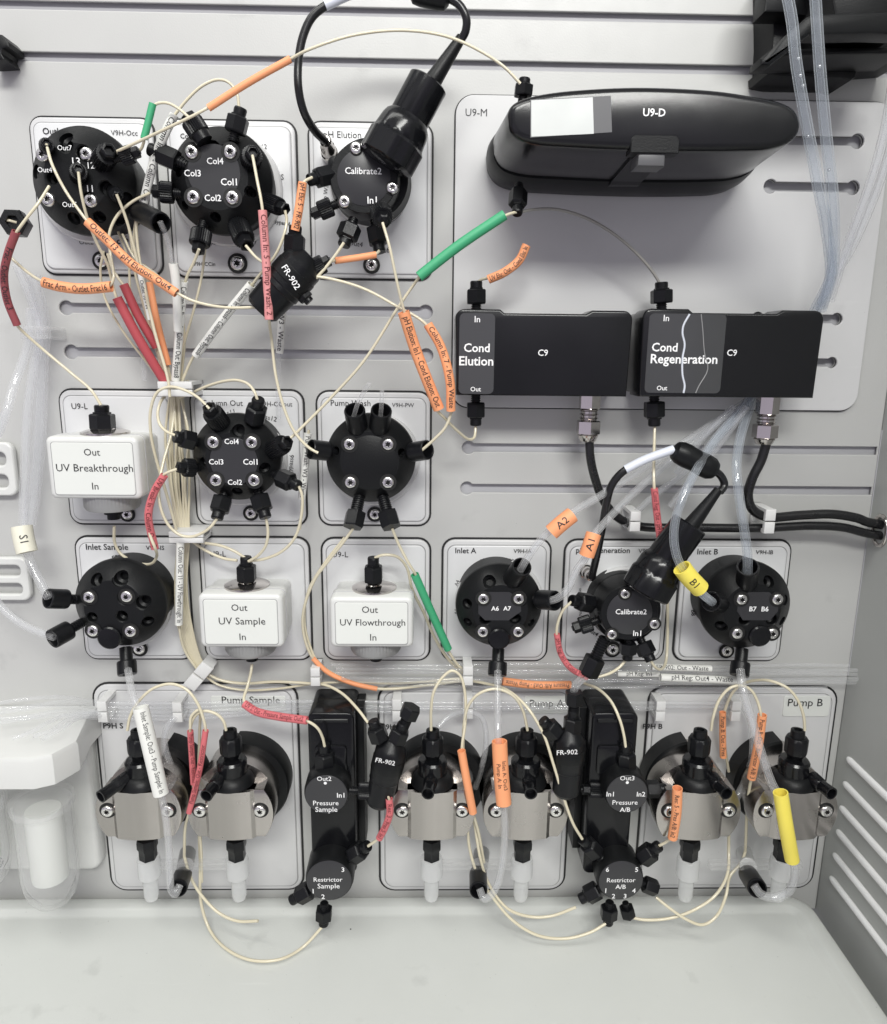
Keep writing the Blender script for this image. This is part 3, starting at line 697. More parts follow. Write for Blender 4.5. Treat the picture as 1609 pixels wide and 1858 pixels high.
dF = .100
Pf = outline_px(dt, dF)[::-1]
area2 = sum(Pf[i-1][0]*Pf[i][1]-Pf[i][0]*Pf[i-1][1] for i in range(len(Pf)))
if area2 < 0: Pf = Pf[::-1]
cxx = sum(p[0] for p in Pf)/len(Pf); czz = sum(p[1] for p in Pf)/len(Pf)
def grow(t, dz=0): return [(a, b+dz) for a, b in inset(Pf, -t)]
det = empty('uv_detector', (cxx, 0, czz), 'long rounded glossy black detector printed U9-D with a pale sticker', 'detector')
def r3(P, d): return [(a, -d, b) for a, b in P]
obj('base', loft([r3(grow(.0035, -.002), .003), r3(grow(.0058, -.002), .008), r3(grow(.0062, -.0015), .020), r3(grow(.0050, -.001), .032), r3(grow(.0034, -.001), .0365), r3(grow(-.001, -.001), .0365)]), 'black', det, smooth=40)
obj('lid', loft([r3(grow(.0015), .036), r3(grow(.0034), .0375), r3(grow(.0036), .041), r3(grow(.0024), .060), r3(grow(.0012), .080), r3(grow(.0004), .0950), r3(grow(.0001), .0970), r3(grow(-.0006), .0986), r3(grow(-.0018), .0996), r3(grow(-.0034), dF)]), 'lacquer', det, smooth=40)
P4 = [U(962, 181, dF), U(1108, 174, dF), U(1110, 240, dF), U(962, 250, dF)]
def quad(P, t=.0003, y=None): return loft([[(p.x, (y or p.y)+.0002, p.z) for p in P], [(p.x, (y or p.y)-t, p.z) for p in P]])
obj('grey_sticker', quad(P4), 'latch', det, smooth=0)
P4 = [U(963.5, 182.5, dF), U(1075, 177, dF), U(1077, 243, dF), U(963.5, 248.5, dF)]
obj('pale_sticker', quad(P4, .0005), 'silver', det, smooth=0)
letter(det, 'U9-D', 1187, 204, dF+.0004, 41, bold=.02)
# strap and clip over the lid edge
s0, s1 = U(1145, 252, dF), U(1232, 262, dF); zb = U(1180, 271, dF).z
obj('clip_recess', slab([(s0.x, zb-.002), (s1.x, zb-.002), (s1.x, zb+.0052), (s1.x-.002, zb+.0075), (s0.x+.002, zb+.0075), (s0.x, zb+.0052)], dF-.01, dF+.0005, .0004, 1), 'black', det)
c0, c1 = U(1155, 290, dF-.004), U(1204, 290, dF-.004)
obj('latch', box(c0.x, c1.x, dF-.016, dF-.001, zb-.0085, zb-.0005, .0012), 'latch', det)
st = []
for d_, dz in ((.099, .0002), (.080, -.0012), (.060, -.0024), (.041, -.0036), (.036, -.0046), (.005, -.0052)):
    st.append((d_, zb+dz))
xm0, xm1 = s0.x+.004, s1.x-.004
SV = []; 
for d_, z_ in st: SV += [(xm0, -d_, z_-.0012), (xm1, -d_, z_-.0012), (xm1, -d_, z_+.003), (xm0, -d_, z_+.003)]
SF = [[4*i+a, 4*i+(a+1) % 4, 4*i+4+(a+1) % 4, 4*i+4+a] for i in range(len(st)-1) for a in range(4)]+[[0, 1, 2, 3], [20, 21, 22, 23]]
obj('strap', (SV, SF), 'nut', det, smooth=0)
# ---- conductivity monitors
def cond(label, f, lab, w1, w2, xs, c9, gx, gy, capw):
    """f = front corners TL TR BR BL px"""
    dC = .046
    TL, TR, BR, BL = [U(*p, dC) for p in f]
    x0 = (TL.x+BL.x)/2; x1 = (TR.x+BR.x)/2; z1 = (TL.z+TR.z)/2; z0 = (BL.z+BR.z)/2
    root = empty('conductivity_monitor', ((x0+x1)/2, 0, z0), label, 'conductivity monitor', 'black conductivity monitors')
    W = x1-x0; n = .0024; rr = .006
    def arc(cx, cz, a0, a1, r_=rr): return [(cx+r_*math.cos(R(a0+(a1-a0)*i/5)), cz+r_*math.sin(R(a0+(a1-a0)*i/5))) for i in range(6)]
    P = [(x0+.001, z0), (x1-.001, z0)]+arc(x1-rr, z1-rr, 0, 90)+[(x0+W*.77, z1), (x0+W*.735, z1-n), (x0+W*.275, z1-n), (x0+W*.25, z1)]+arc(x0+rr, z1-rr, 90, 180)
    obj('housing', loft([[(a, -.003, b) for a, b in inset(P, .0015)], [(a, -.02, b) for a, b in inset(P, .0015)], [(a, -.022, b) for a, b in P]]+[[(a, -(dC-.0015+.0015*math.sin(PI/2*k/3)), b) for a, b in inset(P, .0015*(1-math.cos(PI/2*k/3)))] for k in range(4)]), 'lacquer', root, smooth=30)
    a, b, c, d_ = [U(*p, dC) for p in lab]
    obj('film_label', slab(rrect((a.x+d_.x)/2, (c.z+d_.z)/2, (b.x+c.x)/2, (a.z+b.z)/2, .0035), dC-.0003, dC+.0003, .0002, 1), 'glabel', root)
    for s, px_, py_, w_, b_ in w1: letter(root, s, px_, py_, dC+.0005, w_, bold=b_)
    g = U(gx, gy[0], .026); k = pxm(g); zz = [U(gx, y_, .026).z for y_ in gy]
    def seg(za, zb, r0, r1, rf=None, nm='gland_nut'):
        obj(nm, xf(lathe([(r0*.9*k, 0), (r0*k, .0006), (r1*k, za-zb-.0006), (r1*.88*k, za-zb)], 36, rf), frame(Vector((g.x, g.y, za)), (0, 0, -1))), 'chrome', root, smooth=28)
    seg(z0+.001, zz[0], 19, 19, hexf); seg(zz[0], zz[1], 15, 15)
    for q in range(3): seg(zz[0]+(zz[1]-zz[0])*(q+.1)/3, zz[0]+(zz[1]-zz[0])*(q+.6)/3, 17.5, 17.5, None, 'gland_thread')
    seg(zz[1], zz[2], 21, 21, hexf); seg(zz[2], zz[3], 19, 15)
    return root
cE = cond('black conductivity monitor printed Cond Elution, left of the pair', [(825, 561), (1146, 563), (1142, 722), (826, 715)], [(833, 567), (898, 569), (896, 717), (832, 713)],
   [('In', 866, 579, 10, .01), ('Cond', 865, 631, 47, .018), ('Elution', 864, 655, 62, .018), ('Out', 863, 706, 19, .01), ('C9', 985, 640, 18, .01)], 0, 0, 0, 1069, (742, 763, 788, 801), 0)
cR = cond('black conductivity monitor printed Cond Regeneration, right of the pair, under a wrinkled film label', [(1166, 558), (1493, 565), (1482, 726), (1158, 716)], [(1177, 568), (1317, 570), (1308, 715), (1170, 712)],
   [('In', 1209, 577, 10, .01), ('Cond', 1206, 630, 47, .018), ('Regeneration', 1241, 654, 122, .018), ('Out', 1201, 704, 19, .01), ('C9', 1328, 640, 18, .01)], 0, 0, 0, 1391, (752, 770, 795, 806), 0)
# wrinkle in the film: a raised crease
cp = [U(x_, y_, .0464) for x_, y_ in ((1251, 570), (1240, 590), (1238, 605), (1242, 625), (1238, 650), (1238, 680), (1242, 700), (1240, 713))]
obj('film_crease', sweep(cr(cp, 4), .0007, 6), 'wsleeve', cR)
cp2 = [U(x_, y_, .0464) for x_, y_ in ((1272, 570), (1275, 600), (1278, 640), (1284, 670), (1268, 700), (1262, 713))]
obj('film_crease', sweep(cr(cp2, 4), .00035, 6), 'grey', cR)
# ---- pumps
def pump_plate(label, px, tag_=None):
    x0, z0, x1, z1 = rect_of(*px)
    root = empty('pump_plate', ((x0+x1)/2, 0, z0), label, 'pump plate', 'plates behind the pump heads')
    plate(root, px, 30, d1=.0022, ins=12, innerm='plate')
    return root
pS = pump_plate('wide pale pump plate printed P9H S, bottom left row', (184, 1237, 547, 1614))
letter(pS, 'P9H S', 205, 1317, .0036, 36, 'ktext', bold=.02)
pA = pump_plate('wide pale pump plate in the bottom row, between the two black pressure blocks', (686, 1240, 1034, 1614))
letter(pA, 'P9H A', 712, 1319, .0036, 38, 'ktext', bold=.02)
pB = pump_plate('wide pale pump plate printed P9H B, bottom right row', (1162, 1243, 1497, 1611))
letter(pB, 'P9H B', 1184, 1318, .0036, 36, 'ktext', bold=.02)
for root, px, s, lp in ((pS, (385, 1259, 520, 1287), 'Pump Sample', (455, 1272, 105)), (pA, (950, 1259, 1030, 1291), 'Pump A', (992, 1278, 62)), (pB, (1417, 1259, 1501, 1296), 'Pump B', (1461, 1277, 64))):
    x0, z0, x1, z1 = rect_of(*px)
    obj('name_tag', slab(rrect(x0, z0, x1, z1, .002), .003, .0040, .0003, 1), 'sticker', root)
    letter(root, s, lp[0], lp[1], .0042, lp[2], 'ktext', bold=.004)
def pump(label, cx, xring, nozzle, gap_a=None, rot=0):
    dP = .058
    c = U(cx, 1480, dP); k = pxm(c); W = 78*k
    rc = U(xring, 1418, .015)
    root = empty('piston_pump', Vector((rc.x, 0, rc.z)), label, 'pump head', 'steel pump heads')
    a0, a1 = (R(-200), R(60)) if nozzle[2] > 0 else (R(-240), R(75))
    if nozzle[3] is not None: a0, a1 = R(nozzle[3]), R(nozzle[4])
    rr = 86*pxm(rc)
    # cowl: a wall of revolution open on one side
    prof = [(rr*.78, 0), (rr, 0), (rr, .016), (rr*.97, .018), (rr*.80, .018), (rr*.78, .016), (rr*.78, .0)]
    g = lathe(prof, 48, None, a0, a1); nn = len(prof)
    g[1].append(list(range(nn))); g[1].append([48*nn+i for i in range(nn)])
    obj('cowl', xf(g, face_m(Vector((rc.x, -.003, rc.z)))), 'black', root, smooth=30)
    c0 = Vector((c.x, -.003, c.z)); 
    r2 = W*.93; obj('steel_body', xf(lathe([(r2, 0), (r2, dP-.022)], 64), face_m(Vector((c.x, -.003, c.z+.003)))), 'steel', root, smooth=30)
    zt_ = U(cx, 1438, dP).z-c.z; zb_ = U(cx, 1523, dP).z-c.z
    P = []
    for s_, e0 in ((1, 1), (-1, -1)):
        a_t = math.asin(min(.99, abs(zt_)/W)); a_b = math.asin(min(.99, abs(zb_)/W))
        rng = [(-a_b+(a_t+a_b)*i/12) for i in range(13)]
        if s_ > 0: P += [(c.x+W*math.cos(t), c.z+W*math.sin(t)) for t in rng]
        else: P += [(c.x-W*math.cos(t), c.z+W*math.sin(t)) for t in reversed(rng)]
    obj('steel_head', slab(P, dP-.020, dP-.003, .0008, 2), 'steel', root, smooth=25)
    hw = .0158
    P = [(c.x-hw-.003, c.z+zb_), (c.x+hw+.003, c.z+zb_), (c.x+hw+.003, c.z+zt_), (c.x-hw-.003, c.z+zt_)]
    nb = 14; fr_ = []; bk_ = []
    xs_ = [-(hw+.003)]+[-hw+2*hw*i/nb for i in range(nb+1)]+[hw+.003]
    def dd_(x_): return dP-.0034 if abs(x_) > hw+1e-6 else dP-.0008+.0020*(1-(x_/hw)**2)
    top_ = [(c.x+x_, -dd_(x_), c.z+zt_) for x_ in xs_]; bot_ = [(c.x+x_, -dd_(x_), c.z+zb_) for x_ in xs_]
    tb_ = [(c.x+x_, -(dP-.012), c.z+zt_) for x_ in xs_]; bb_ = [(c.x+x_, -(dP-.012), c.z+zb_) for x_ in xs_]
    n_ = len(xs_); SV_ = tb_+top_+bot_+bb_; SF_ = [[k_*n_+i, k_*n_+i+1, (k_+1)*n_+i+1, (k_+1)*n_+i] for k_ in range(3) for i in range(n_-1)]
    obj('steel_block', (SV_, SF_), 'steel', root, smooth=18)
    for sgn in (-1, 1):
        q = Vector((c.x+sgn*W*.70, -(dP-.003), c.z+.0025))
        place('counterbore', WASH, frame(q, (0, -1, 0), sx=12.5*k, sz=.003), root)
        place('screw', SCREW, frame(q, (0, -1, 0), sx=11*k, sz=10*k) @ Matrix.Rotation(random.uniform(0, PI/3), 4, 'Z'), root)
    # check valve stack on top, upright axis
    zmin = c.z+zt_+.0004
    zz = lambda py: U(cx, py+6, dP-.012).z if py > 1500 else max(zmin, U(cx, py+9, dP-.012).z)
    base = zmin; ax = Vector((c.x, -(dP-.014), 0))
    def st(name, prof, m_='black', rf=None, seg=40):
        obj(name, xf(lathe([(r_*k, zz(y_)-base) for r_, y_ in prof], seg, rf), frame(Vector((ax.x, ax.y, base)), (0, 0, 1))), m_, root, smooth=30)
    st('valve_cover', [(20, 1440), (37, 1439), (40, 1421.5), (40, 1414), (38, 1406), (34, 1399), (27, 1394), (20, 1393)])
    st('valve_neck', [(26, 1402), (27, 1398), (27, 1374), (24, 1370), (14, 1369)], 'gloss')
    st('valve_nut', [(12, 1370), (15, 1362), (19, 1358), (19.5, 1352), (19.5, 1334), (17, 1330), (13, 1329), (12, 1318), (7, 1317), (6, 1322)], 'nut', lambda a, j: (1+.03*math.cos(10*a)) if 2 <= j <= 4 else 1)
    # drain nozzle
    a = U(cx+nozzle[0], 1415, dP-.006); b = U(cx+nozzle[1], nozzle[2], dP+.012)
    obj('nozzle', xf(lathe([(14*k, -.002), (12*k, (b-a).length*.4), (10.5*k, (b-a).length*.45), (11.5*k, (b-a).length), (9*k, (b-a).length), (7.5*k, (b-a).length*.7), (.0001, (b-a).length*.68)], 28), frame(a, b-a)), 'gloss', root, smooth=35)
    b2 = zz(1520); 
    def st2(name, prof, m_, rf=None, dy=0, dx=0):
        obj(name, xf(lathe([(r_*k, U(cx, y_, dP-.014).z-b2) for r_, y_ in prof], 36, rf), frame(Vector((c.x+dx, ax.y+dy, b2)), (0, 0, 1))), m_, root, smooth=32)
    st2('lower_nut', [(17, 1521), (18, 1526), (18, 1536), (15.5, 1540), (15.5, 1556), (12, 1559)], 'nut', hexf)
    st2('drip_cup', [(20, 1556), (21, 1560), (21, 1588), (15, 1594), (14, 1600), (14, 1622), (11, 1630), (.5, 1634)], 'frost')
    return root, c, k, W
pumps = []
for i, (lb, cx, xr_, nz) in enumerate([
  ('steel sample pump head partly covered by the long white tube label, leftmost of the six', 248, 290, (-22, -66, 1446, -170, 75)),
  ('second steel pump head from the left, right of the two dark red labels', 416, 440, (-18, -42, 1444, -120, 95)),
  ('third steel pump head from the left, its nozzle pointing straight out', 784, 793, (-2, -8, 1440, -35, 215)),
  ('fourth steel pump head from the left, behind the orange label of a clear tube', 955, 952, (4, 8, 1440, -35, 215)),
  ('fifth steel pump head from the left, beside the Pressure A/B block', 1270, 1252, (24, 48, 1440, 100, 250)),
  ('rightmost steel pump head, crossed by the yellow label', 1447, 1412, (30, 62, 1440, 95, 235))]):
    pumps.append(pump(lb, cx, xr_, nz))
# pale horizontal rinse rails between the pump pairs
for i, (xa, xb, lb) in enumerate([(262, 430, 'left pair of pump heads'), (797, 965, 'middle pair of pump heads'), (1287, 1455, 'right pair of pump heads')]):
    a = U(xa, 1570, .044); b = U(xb, 1570, .044); h = 8*pxm(a)
    g = join(box(a.x, b.x, .040, .046, a.z-h, a.z-h*.2, .0006), box(a.x, b.x, .040, .045, a.z+h*.0, a.z+h*.8, .0006))
    o_ = obj('rinse_rail', g, 'film', smooth=30)
    tag(o_, 'pale clear rinse rail joining the cups of the '+lb, 'rail', 'clear rails under the pumps')
# ---- pressure / restrictor blocks
def block(label, xl, xr, side, discs, yb):
    dB = .043
    A = U(xl, 1440, dB); B = U(xr, 1440, dB); zt_ = U((xl+xr)/2, 1294, dB).z; zb_ = U((xl+xr)/2, yb, dB).z
    root = empty('pressure_block', ((A.x+B.x)/2, 0, zb_), label, 'pressure monitor', 'tall black pressure monitor blocks')
    obj('housing', slab(rrect(A.x, zb_, B.x, zt_, .005, 4), .0025, dB, .0015), 'gloss', root)
    obj('top_ridge', slab(rrect(A.x+.004, zt_-.0075, B.x-.004, zt_-.0045, .001, 3), dB-.0005, dB+.0012, .0005, 1), 'gloss', root)
    obj('front_pad', slab(rrect(A.x+.005, zt_-.050, B.x-.006, zt_-.026, .003, 3), dB-.0005, dB+.0022, .001, 2), 'gloss', root)
    sx0, sx1 = (B.x, B.x+.0055) if side > 0 else (A.x-.0055, A.x)
    obj('side_rail', slab([(sx0, zb_+.01), (sx1, zb_+.01), (sx1, zt_-.004), (sx0, zt_-.004)], .0025, .026, .0008), 'black', root, smooth=20)
    for (cx, cy, rx, d1, d0, tx) in discs:
        c = U(cx, cy, d1); r = rx*pxm(c)
        obj('sensor_body', xf(lathe([(r*1.04, 0), (r*1.04, d1-d0-.004), (r*1.01, d1-d0-.0012), (r*.985, d1-d0)], 64), face_m(Vector((c.x, -d0, c.z)))), 'black', root, smooth=30)
        obj('label_disc', xf(lathe([(r*.96, 0), (r*.96, .0004), (r*.94, .0006)], 64), face_m(Vector((c.x, -d1, c.z)))), 'label', root, smooth=30)
        for t in tx: letter(root, t[0], t[1], t[2], d1+.0008, None if len(t[0]) < 4 and t[0] != '•' and t[0] != 'A/B' else t[3], bold=.004 if len(t[0]) > 3 else .012, hpx=9.5)
    return root
bS = block('tall black block with discs printed Pressure Sample and Restrictor Sample', 562, 645, 1,
   [(592, 1441, 40, .060, .042, [('Out2', 588, 1413, 26), ('•', 590, 1421, 6), ('In1', 618, 1443, 16), ('Pressure', 591, 1457, 46), ('Sample', 592, 1470, 40)]),
    (597, 1597, 42.5, .060, .036, [('3', 622, 1578, 7), ('Restrictor', 595, 1596, 52), ('Sample', 596, 1609, 40), ('1', 568, 1617, 4), ('2', 586, 1627, 6)])], 1585)
bA = block('tall black block with discs printed Pressure A/B and Restrictor A/B', 1066, 1148, -1,
   [(1137, 1440, 39, .060, .042, [('Out3', 1138, 1412, 26), ('•', 1138, 1420, 6), ('In1', 1107, 1441, 16), ('In2', 1163, 1441, 16), ('Pressure', 1134, 1456, 46), ('A/B', 1134, 1469, 19)]),
    (1126, 1597, 41.5, .060, .036, [('6', 1102, 1578, 6), ('5', 1155, 1578, 6), ('Restrictor', 1127, 1597, 52), ('A/B', 1126, 1609, 19), ('1', 1099, 1616, 4), ('2', 1113, 1626, 6), ('3', 1134, 1626, 6), ('4', 1150, 1616, 7)])], 1585)
# ---- inline flow restrictors FR-902
def restr(label, p0, p1, rpx, d, lab, lrot, ltext, fits):
    a = U(*p0, d); b = U(*p1, d); ax = b-a; L = ax.length; s = pxm((a+b)/2); r = rpx*s
    root = empty('flow_restrictor', a, label, 'flow restrictor', 'black FR-902 flow restrictors')
    obj('body', xf(lathe([(r*.45, 0), (r*.85, L*.10), (r, L*.16), (r, L*.52), (r*.96, L*.54), (r*.96, L*.60), (r*.9, L*.62), (r*.84, L*.95), (r*.7, L), (r*.3, L)], 40, lambda a_, j_: 1-.03*max(0, math.cos(8*a_)) if 1 < j_ < 5 else 1), frame(a, ax)), 'nut', root, smooth=28)
    obj('label_band', xf(lathe([(r*1.01, L*.26), (r*1.03, L*.27), (r*1.03, L*.44), (r*1.01, L*.45)], 48), frame(a, ax)), 'black', root, smooth=28)
    letter(root, 'FR-902', lab[0], lab[1], d+r*1.06, ltext, rot=lrot, bold=.006)
    for k_, q0, q1, rr in fits: fitting(k_, q0, q1, rr, root, d)
    return root
restr('slanted black FR-902 restrictor hanging under the pH elution cell', (564, 465), (472, 564), 39, .062, (528, 503), -58, 46, [('hex', (533, 470), (536, 410), 19), ('ft', (560, 492), (598, 472), 17), ('hex', (545, 530), (562, 548), 14)])
restr('black FR-902 restrictor tilted against the Pressure Sample block', (714, 1342), (686, 1458), 29, .064, (699, 1382), -12, 36, [('hex', (692, 1350), (677, 1307), 17), ('hex', (716, 1352), (732, 1312), 17), ('long', (730, 1322), (748, 1282), 17), ('ft', (640, 1434), (688, 1436), 15)])
restr('upright black FR-902 restrictor left of the Pressure A/B block', (1035, 1322), (1026, 1440), 29, .060, (1029, 1365), 3, 38, [('hex', (1015, 1338), (984, 1306), 17), ('hex', (1037, 1335), (1040, 1288), 16), ('long', (1040, 1300), (1042, 1255), 16)])
# ================================================================ tubes
def tube(label, pts, m='beige', r=2.7, d=.055, fits=(), sleeves=(), cat='tube', group='thin fluid tubes', name='fluid_tube', sides=10):
    L = cr([PT(p, d) for p in pts], 7)
    mid = L[len(L)//2]; rad = [r*pxm(q) for q in L]
    o = obj(name, sweep(L, rad, sides if m not in ('clear', 'water') else 14, .58 if m in ('clear', 'water') and r >= 5 else 0), m, None, smooth=60, loc=L[0].copy())
    tag(o, label, cat, group)
    for f in fits: fitting(f[0], f[1], f[2], f[3], o, f[4] if len(f) > 4 else d)
    for s in sleeves:
        sp, sm, sr, txt = s[:4]; kw = s[4] if len(s) > 4 else {}
        SL = cr([PT(p, kw.get('d', d)) for p in sp], 8); rr = sr*pxm(SL[len(SL)//2])
        g = obj('label_sleeve', sweep(SL, rr, 16, .84), sm, o, smooth=60)
        if txt: wrap_text(g, txt, SL, rr, kw.get('h', 11), kw.get('m', 'ktext'), kw.get('flip', False), kw.get('bold', .004), kw.get('fill', .92), roll_=kw.get('roll', 0))
    return o
def plug(label, kind, p0, p1, r, d=.045):
    o = fitting(kind, p0, p1, r, None, d); o.name = 'port_plug'
    return tag(o, label, 'plug fitting', 'black plugs screwed into ports')
# ---- top
tube('beige tube with a blank orange label arching over the top to the detector', [(196, 282, .055), (240, 262, .065), (300, 234, .075), (350, 210, .08), (385, 191, .08), (450, 150, .08), (525, 108, .08), (560, 90), (640, 64), (730, 55), (810, 66), (870, 92), (915, 122), (944, 152)], d=.085,
     fits=[('stub', (182, 300, .04), (198, 272, .062), 20), ('hex', (948, 182), (952, 142), 17, .060)], sleeves=[([(378, 196), (450, 150), (527, 107)], 'orange', 6.5, '', {'d': .08})])
tube('beige tube with a short green label beside the outlet valve', [(236, 282, .05), (256, 270, .055), (264, 240, .06), (275, 197, .06), (285, 188, .06), (303, 187, .06), (322, 196, .06), (344, 214, .06)],
     fits=[('ft', (212, 288), (252, 275), 16), ('stub', (368, 252), (340, 208), 20, .05)], sleeves=[([(261, 252), (268, 225), (277, 188)], 'green', 6.5, '', {'d': .061})])
tube('beige tube looping over the Column In valve, with a white label at its lower end', [(433, 214), (433, 190), (428, 165), (412, 148), (392, 145), (365, 157), (340, 180), (325, 198), (315, 212), (285, 280), (262, 350), (248, 400), (250, 450), (262, 520), (280, 600), (305, 690), (308, 720)],
     d=.04, sleeves=[([(316, 208, .05), (300, 240, .05), (280, 290, .045), (260, 370, .04)], 'wlabel', 8, 'Column In: 12 - Column Out', {'h': 13})])
plug('black hexagonal plug on the upper right port of the Column In valve', 'hex', (424, 250), (437, 196), 19)
tube('beige tube with a maroon label curving down the left edge to the UV Breakthrough box', [(89, 338, .055), (70, 368, .062), (45, 400, .065), (28, 425, .065), (14, 465, .06), (7, 500, .055), (14, 545, .05), (31, 590, .045), (45, 605, .04), (80, 636), (130, 678), (165, 708), (183, 735)], d=.035,
     fits=[('hex', (187, 788, .024), (184, 735, .024), 21)], sleeves=[([(29, 420, .066), (14, 462, .062), (7, 500, .056), (13, 545, .05), (31, 590, .045)], 'maroon', 7, 'Frac - Outlet: Outlet 3', {'h': 12})])
tube('beige tube with the orange Frac Arm label at the left', [(20, 468, .05), (50, 494, .05), (78, 511, .05), (130, 522, .05), (196, 520, .05), (206, 505, .05), (200, 460, .045), (198, 425, .045), (212, 392, .045), (240, 366, .045), (272, 350, .045)], d=.05,
     fits=[('ft', (325, 351, .038), (277, 347, .04), 19)], sleeves=[([(78, 512), (110, 520), (150, 524), (202, 520)], 'orange', 9.5, 'Frac Arm - Outlet Frac16', {'h': 15, 'd': .051})])
tube('beige tube entering the round black knob at the far left edge', [(-12, 404, .06), (0, 402, .06), (14, 400, .06), (30, 404, .058)], fits=[('knob', (40, 412, .045), (22, 402, .062), 23)])
tube('beige tube carrying the long orange label Outlet 13 to pH Elution', [(84, 262, .058), (95, 300), (118, 345), (142, 380), (160, 403), (215, 457), (270, 503), (318, 530), (350, 546), (400, 557), (450, 558), (500, 552), (545, 530), (585, 492), (612, 458), (624, 440)], d=.066,
     fits=[('stub', (85, 275, .04), (84, 258, .06), 13), ('hex', (640, 402, .045), (623, 446, .05), 19)], sleeves=[([(158, 402), (190, 432), (240, 480), (280, 505), (320, 532)], 'orange', 8.5, 'Outlet: 13 - pH Elution: Out4', {'h': 13, 'd': .067})])
tube('beige tube from the middle of the outlet valve diving under the orange label', [(142, 312, .06), (147, 350, .06), (158, 395, .055), (175, 440, .045), (195, 480, .04), (205, 520, .035), (213, 545, .035), (250, 615, .03), (300, 700, .02)], fits=[('stub', (143, 325, .04), (142, 306, .06), 16)],
     sleeves=[([(212, 540, .036), (250, 612, .031), (300, 695, .022)], 'red', 8.5, '')])
tube('beige tube with a dark red label, right of its twin below the outlet valve', [(195, 460, .03), (205, 490, .03), (225, 520, .03), (255, 575, .028), (284, 632, .022), (305, 700, .015)], sleeves=[([(224, 516, .032), (252, 575, .029), (284, 630, .023)], 'red', 8, '')])
tube('beige tube from the right side of the outlet valve running down to the cable bundle', [(211, 352, .055), (228, 395, .05), (242, 445, .045), (255, 500, .04), (270, 570, .035), (285, 620, .03), (308, 700, .02)], fits=[('stub', (205, 345, .035), (213, 356, .055), 13)],
     sleeves=[([(252, 488, .043), (262, 535, .039), (272, 580, .036)], 'wlabel', 4.5, 'Outlet 10 - W', {'h': 8})])
tube('beige tube behind a faint orange label left of the white labels', [(262, 480, .02), (275, 540, .02), (290, 600, .02), (312, 700, .015)], sleeves=[([(271, 512, .022), (284, 580, .022), (305, 662, .018)], 'orange', 6, '')])
tube('clear tube from the lower right nut of the outlet valve', [(290, 402, .06), (302, 430, .055), (312, 470, .05), (318, 500, .045), (322, 600, .03), (322, 700, .02)], 'clear', 5, fits=[('barrel', (238, 376, .03), (292, 405, .06), 19)],
     sleeves=[([(314, 478, .05), (319, 510, .047), (323, 600, .035)], 'wlabel', 8, '')], name='clear_tube', group='clear hoses')
tube('beige tube with the pale pink label Column In 5 - Pump Wash 2', [(458, 282, .065), (466, 325, .07), (476, 380, .072), (488, 578, .068), (493, 620), (500, 680), (515, 740), (535, 785), (560, 812), (577, 822, .05)], d=.05,
     fits=[('stub', (452, 300, .035), (459, 276, .062), 19), ('barrel', (606, 820, .035), (563, 815, .045), 18)], sleeves=[([(476, 382), (483, 480), (488, 580)], 'pink', 8, 'Column In: 5 - Pump Wash: 2', {'h': 13, 'm': 'rtext', 'd': .072})])
tube('beige tube from Column In to pump wash with the curved orange Column In label', [(446, 446, .055), (468, 470, .06), (500, 487, .064), (540, 497), (600, 506), (660, 524), (720, 556), (770, 586), (800, 630), (820, 700), (819, 745, .06), (808, 775, .058), (790, 795, .055), (764, 818, .05)], d=.066,
     fits=[('stub', (428, 400, .035), (448, 446, .052), 20), ('barrel', (737, 822, .035), (776, 816, .047), 18)], sleeves=[([(776, 588), (800, 630), (816, 690), (818, 745, .062)], 'orange', 8.5, 'Column In: 7 - Pump Waste', {'h': 12})])
tube('beige tube from the right port of Column In down to the slanted white label', [(517, 382, .05), (520, 400, .05), (514, 430, .052), (498, 465, .052), (470, 500, .05), (455, 520, .045), (400, 585, .035), (352, 645, .025), (335, 680, .02), (325, 705, .015)],
     fits=[('stub', (475, 362, .035), (519, 380, .05), 16)], sleeves=[([(456, 516, .047), (405, 578, .037), (355, 645, .027)], 'wlabel', 8, 'Column In: Bypass6 - Column Out: Bypass6', {'h': 12})])
tube('beige tube from the knurled nut below Column In with an upright white label', [(361, 452, .05), (352, 475, .045), (338, 505, .04), (330, 560, .032), (322, 640, .02), (318, 700, .015)], fits=[('ft', (368, 408, .038), (359, 458, .045), 19)],
     sleeves=[([(333, 510, .041), (326, 590, .031), (318, 690, .022)], 'wlabel', 7.5, 'Column In: Bypass8 - Column Out: Bypass8', {'h': 12})])
plug('black plug on the upper left port of the Column In valve, beside a white label', 'hex', (332, 297), (270, 270), 19)
# ---- pH elution
tube('beige tube from In1 of the pH elution cell down to Cond Elution, long orange label', [(694, 404, .075), (706, 445, .078), (722, 520, .075), (735, 572, .07), (790, 740, .06), (806, 758, .055), (830, 782, .045), (850, 797, .035), (860, 794, .03), (863, 772, .026)],
     fits=[('ft', (688, 378, .052), (697, 402, .072), 20), ('hex', (863, 722, .026), (863, 772, .026), 17)], sleeves=[([(732, 566, .072), (752, 630, .067), (775, 690, .064), (796, 742, .06)], 'orange', 10.5, 'pH Elution: In1 - Cond Elution: Out', {'h': 14})])
tube('short tube with an upright orange label above the slanted FR-902 restrictor', [(566, 322, .06), (552, 330, .064), (545, 350, .066), (538, 390, .066), (536, 414, .064)], fits=[('hex', (608, 315, .045), (560, 327, .055), 18)], sleeves=[([(549, 331, .067), (541, 385, .067), (535, 418, .066)], 'orange', 8, 'pH Elu: 5 - FR-902', {'h': 12})])
plug('knurled black plug low on the left of the pH elution cell', 'ft', (612, 370), (566, 389), 17)
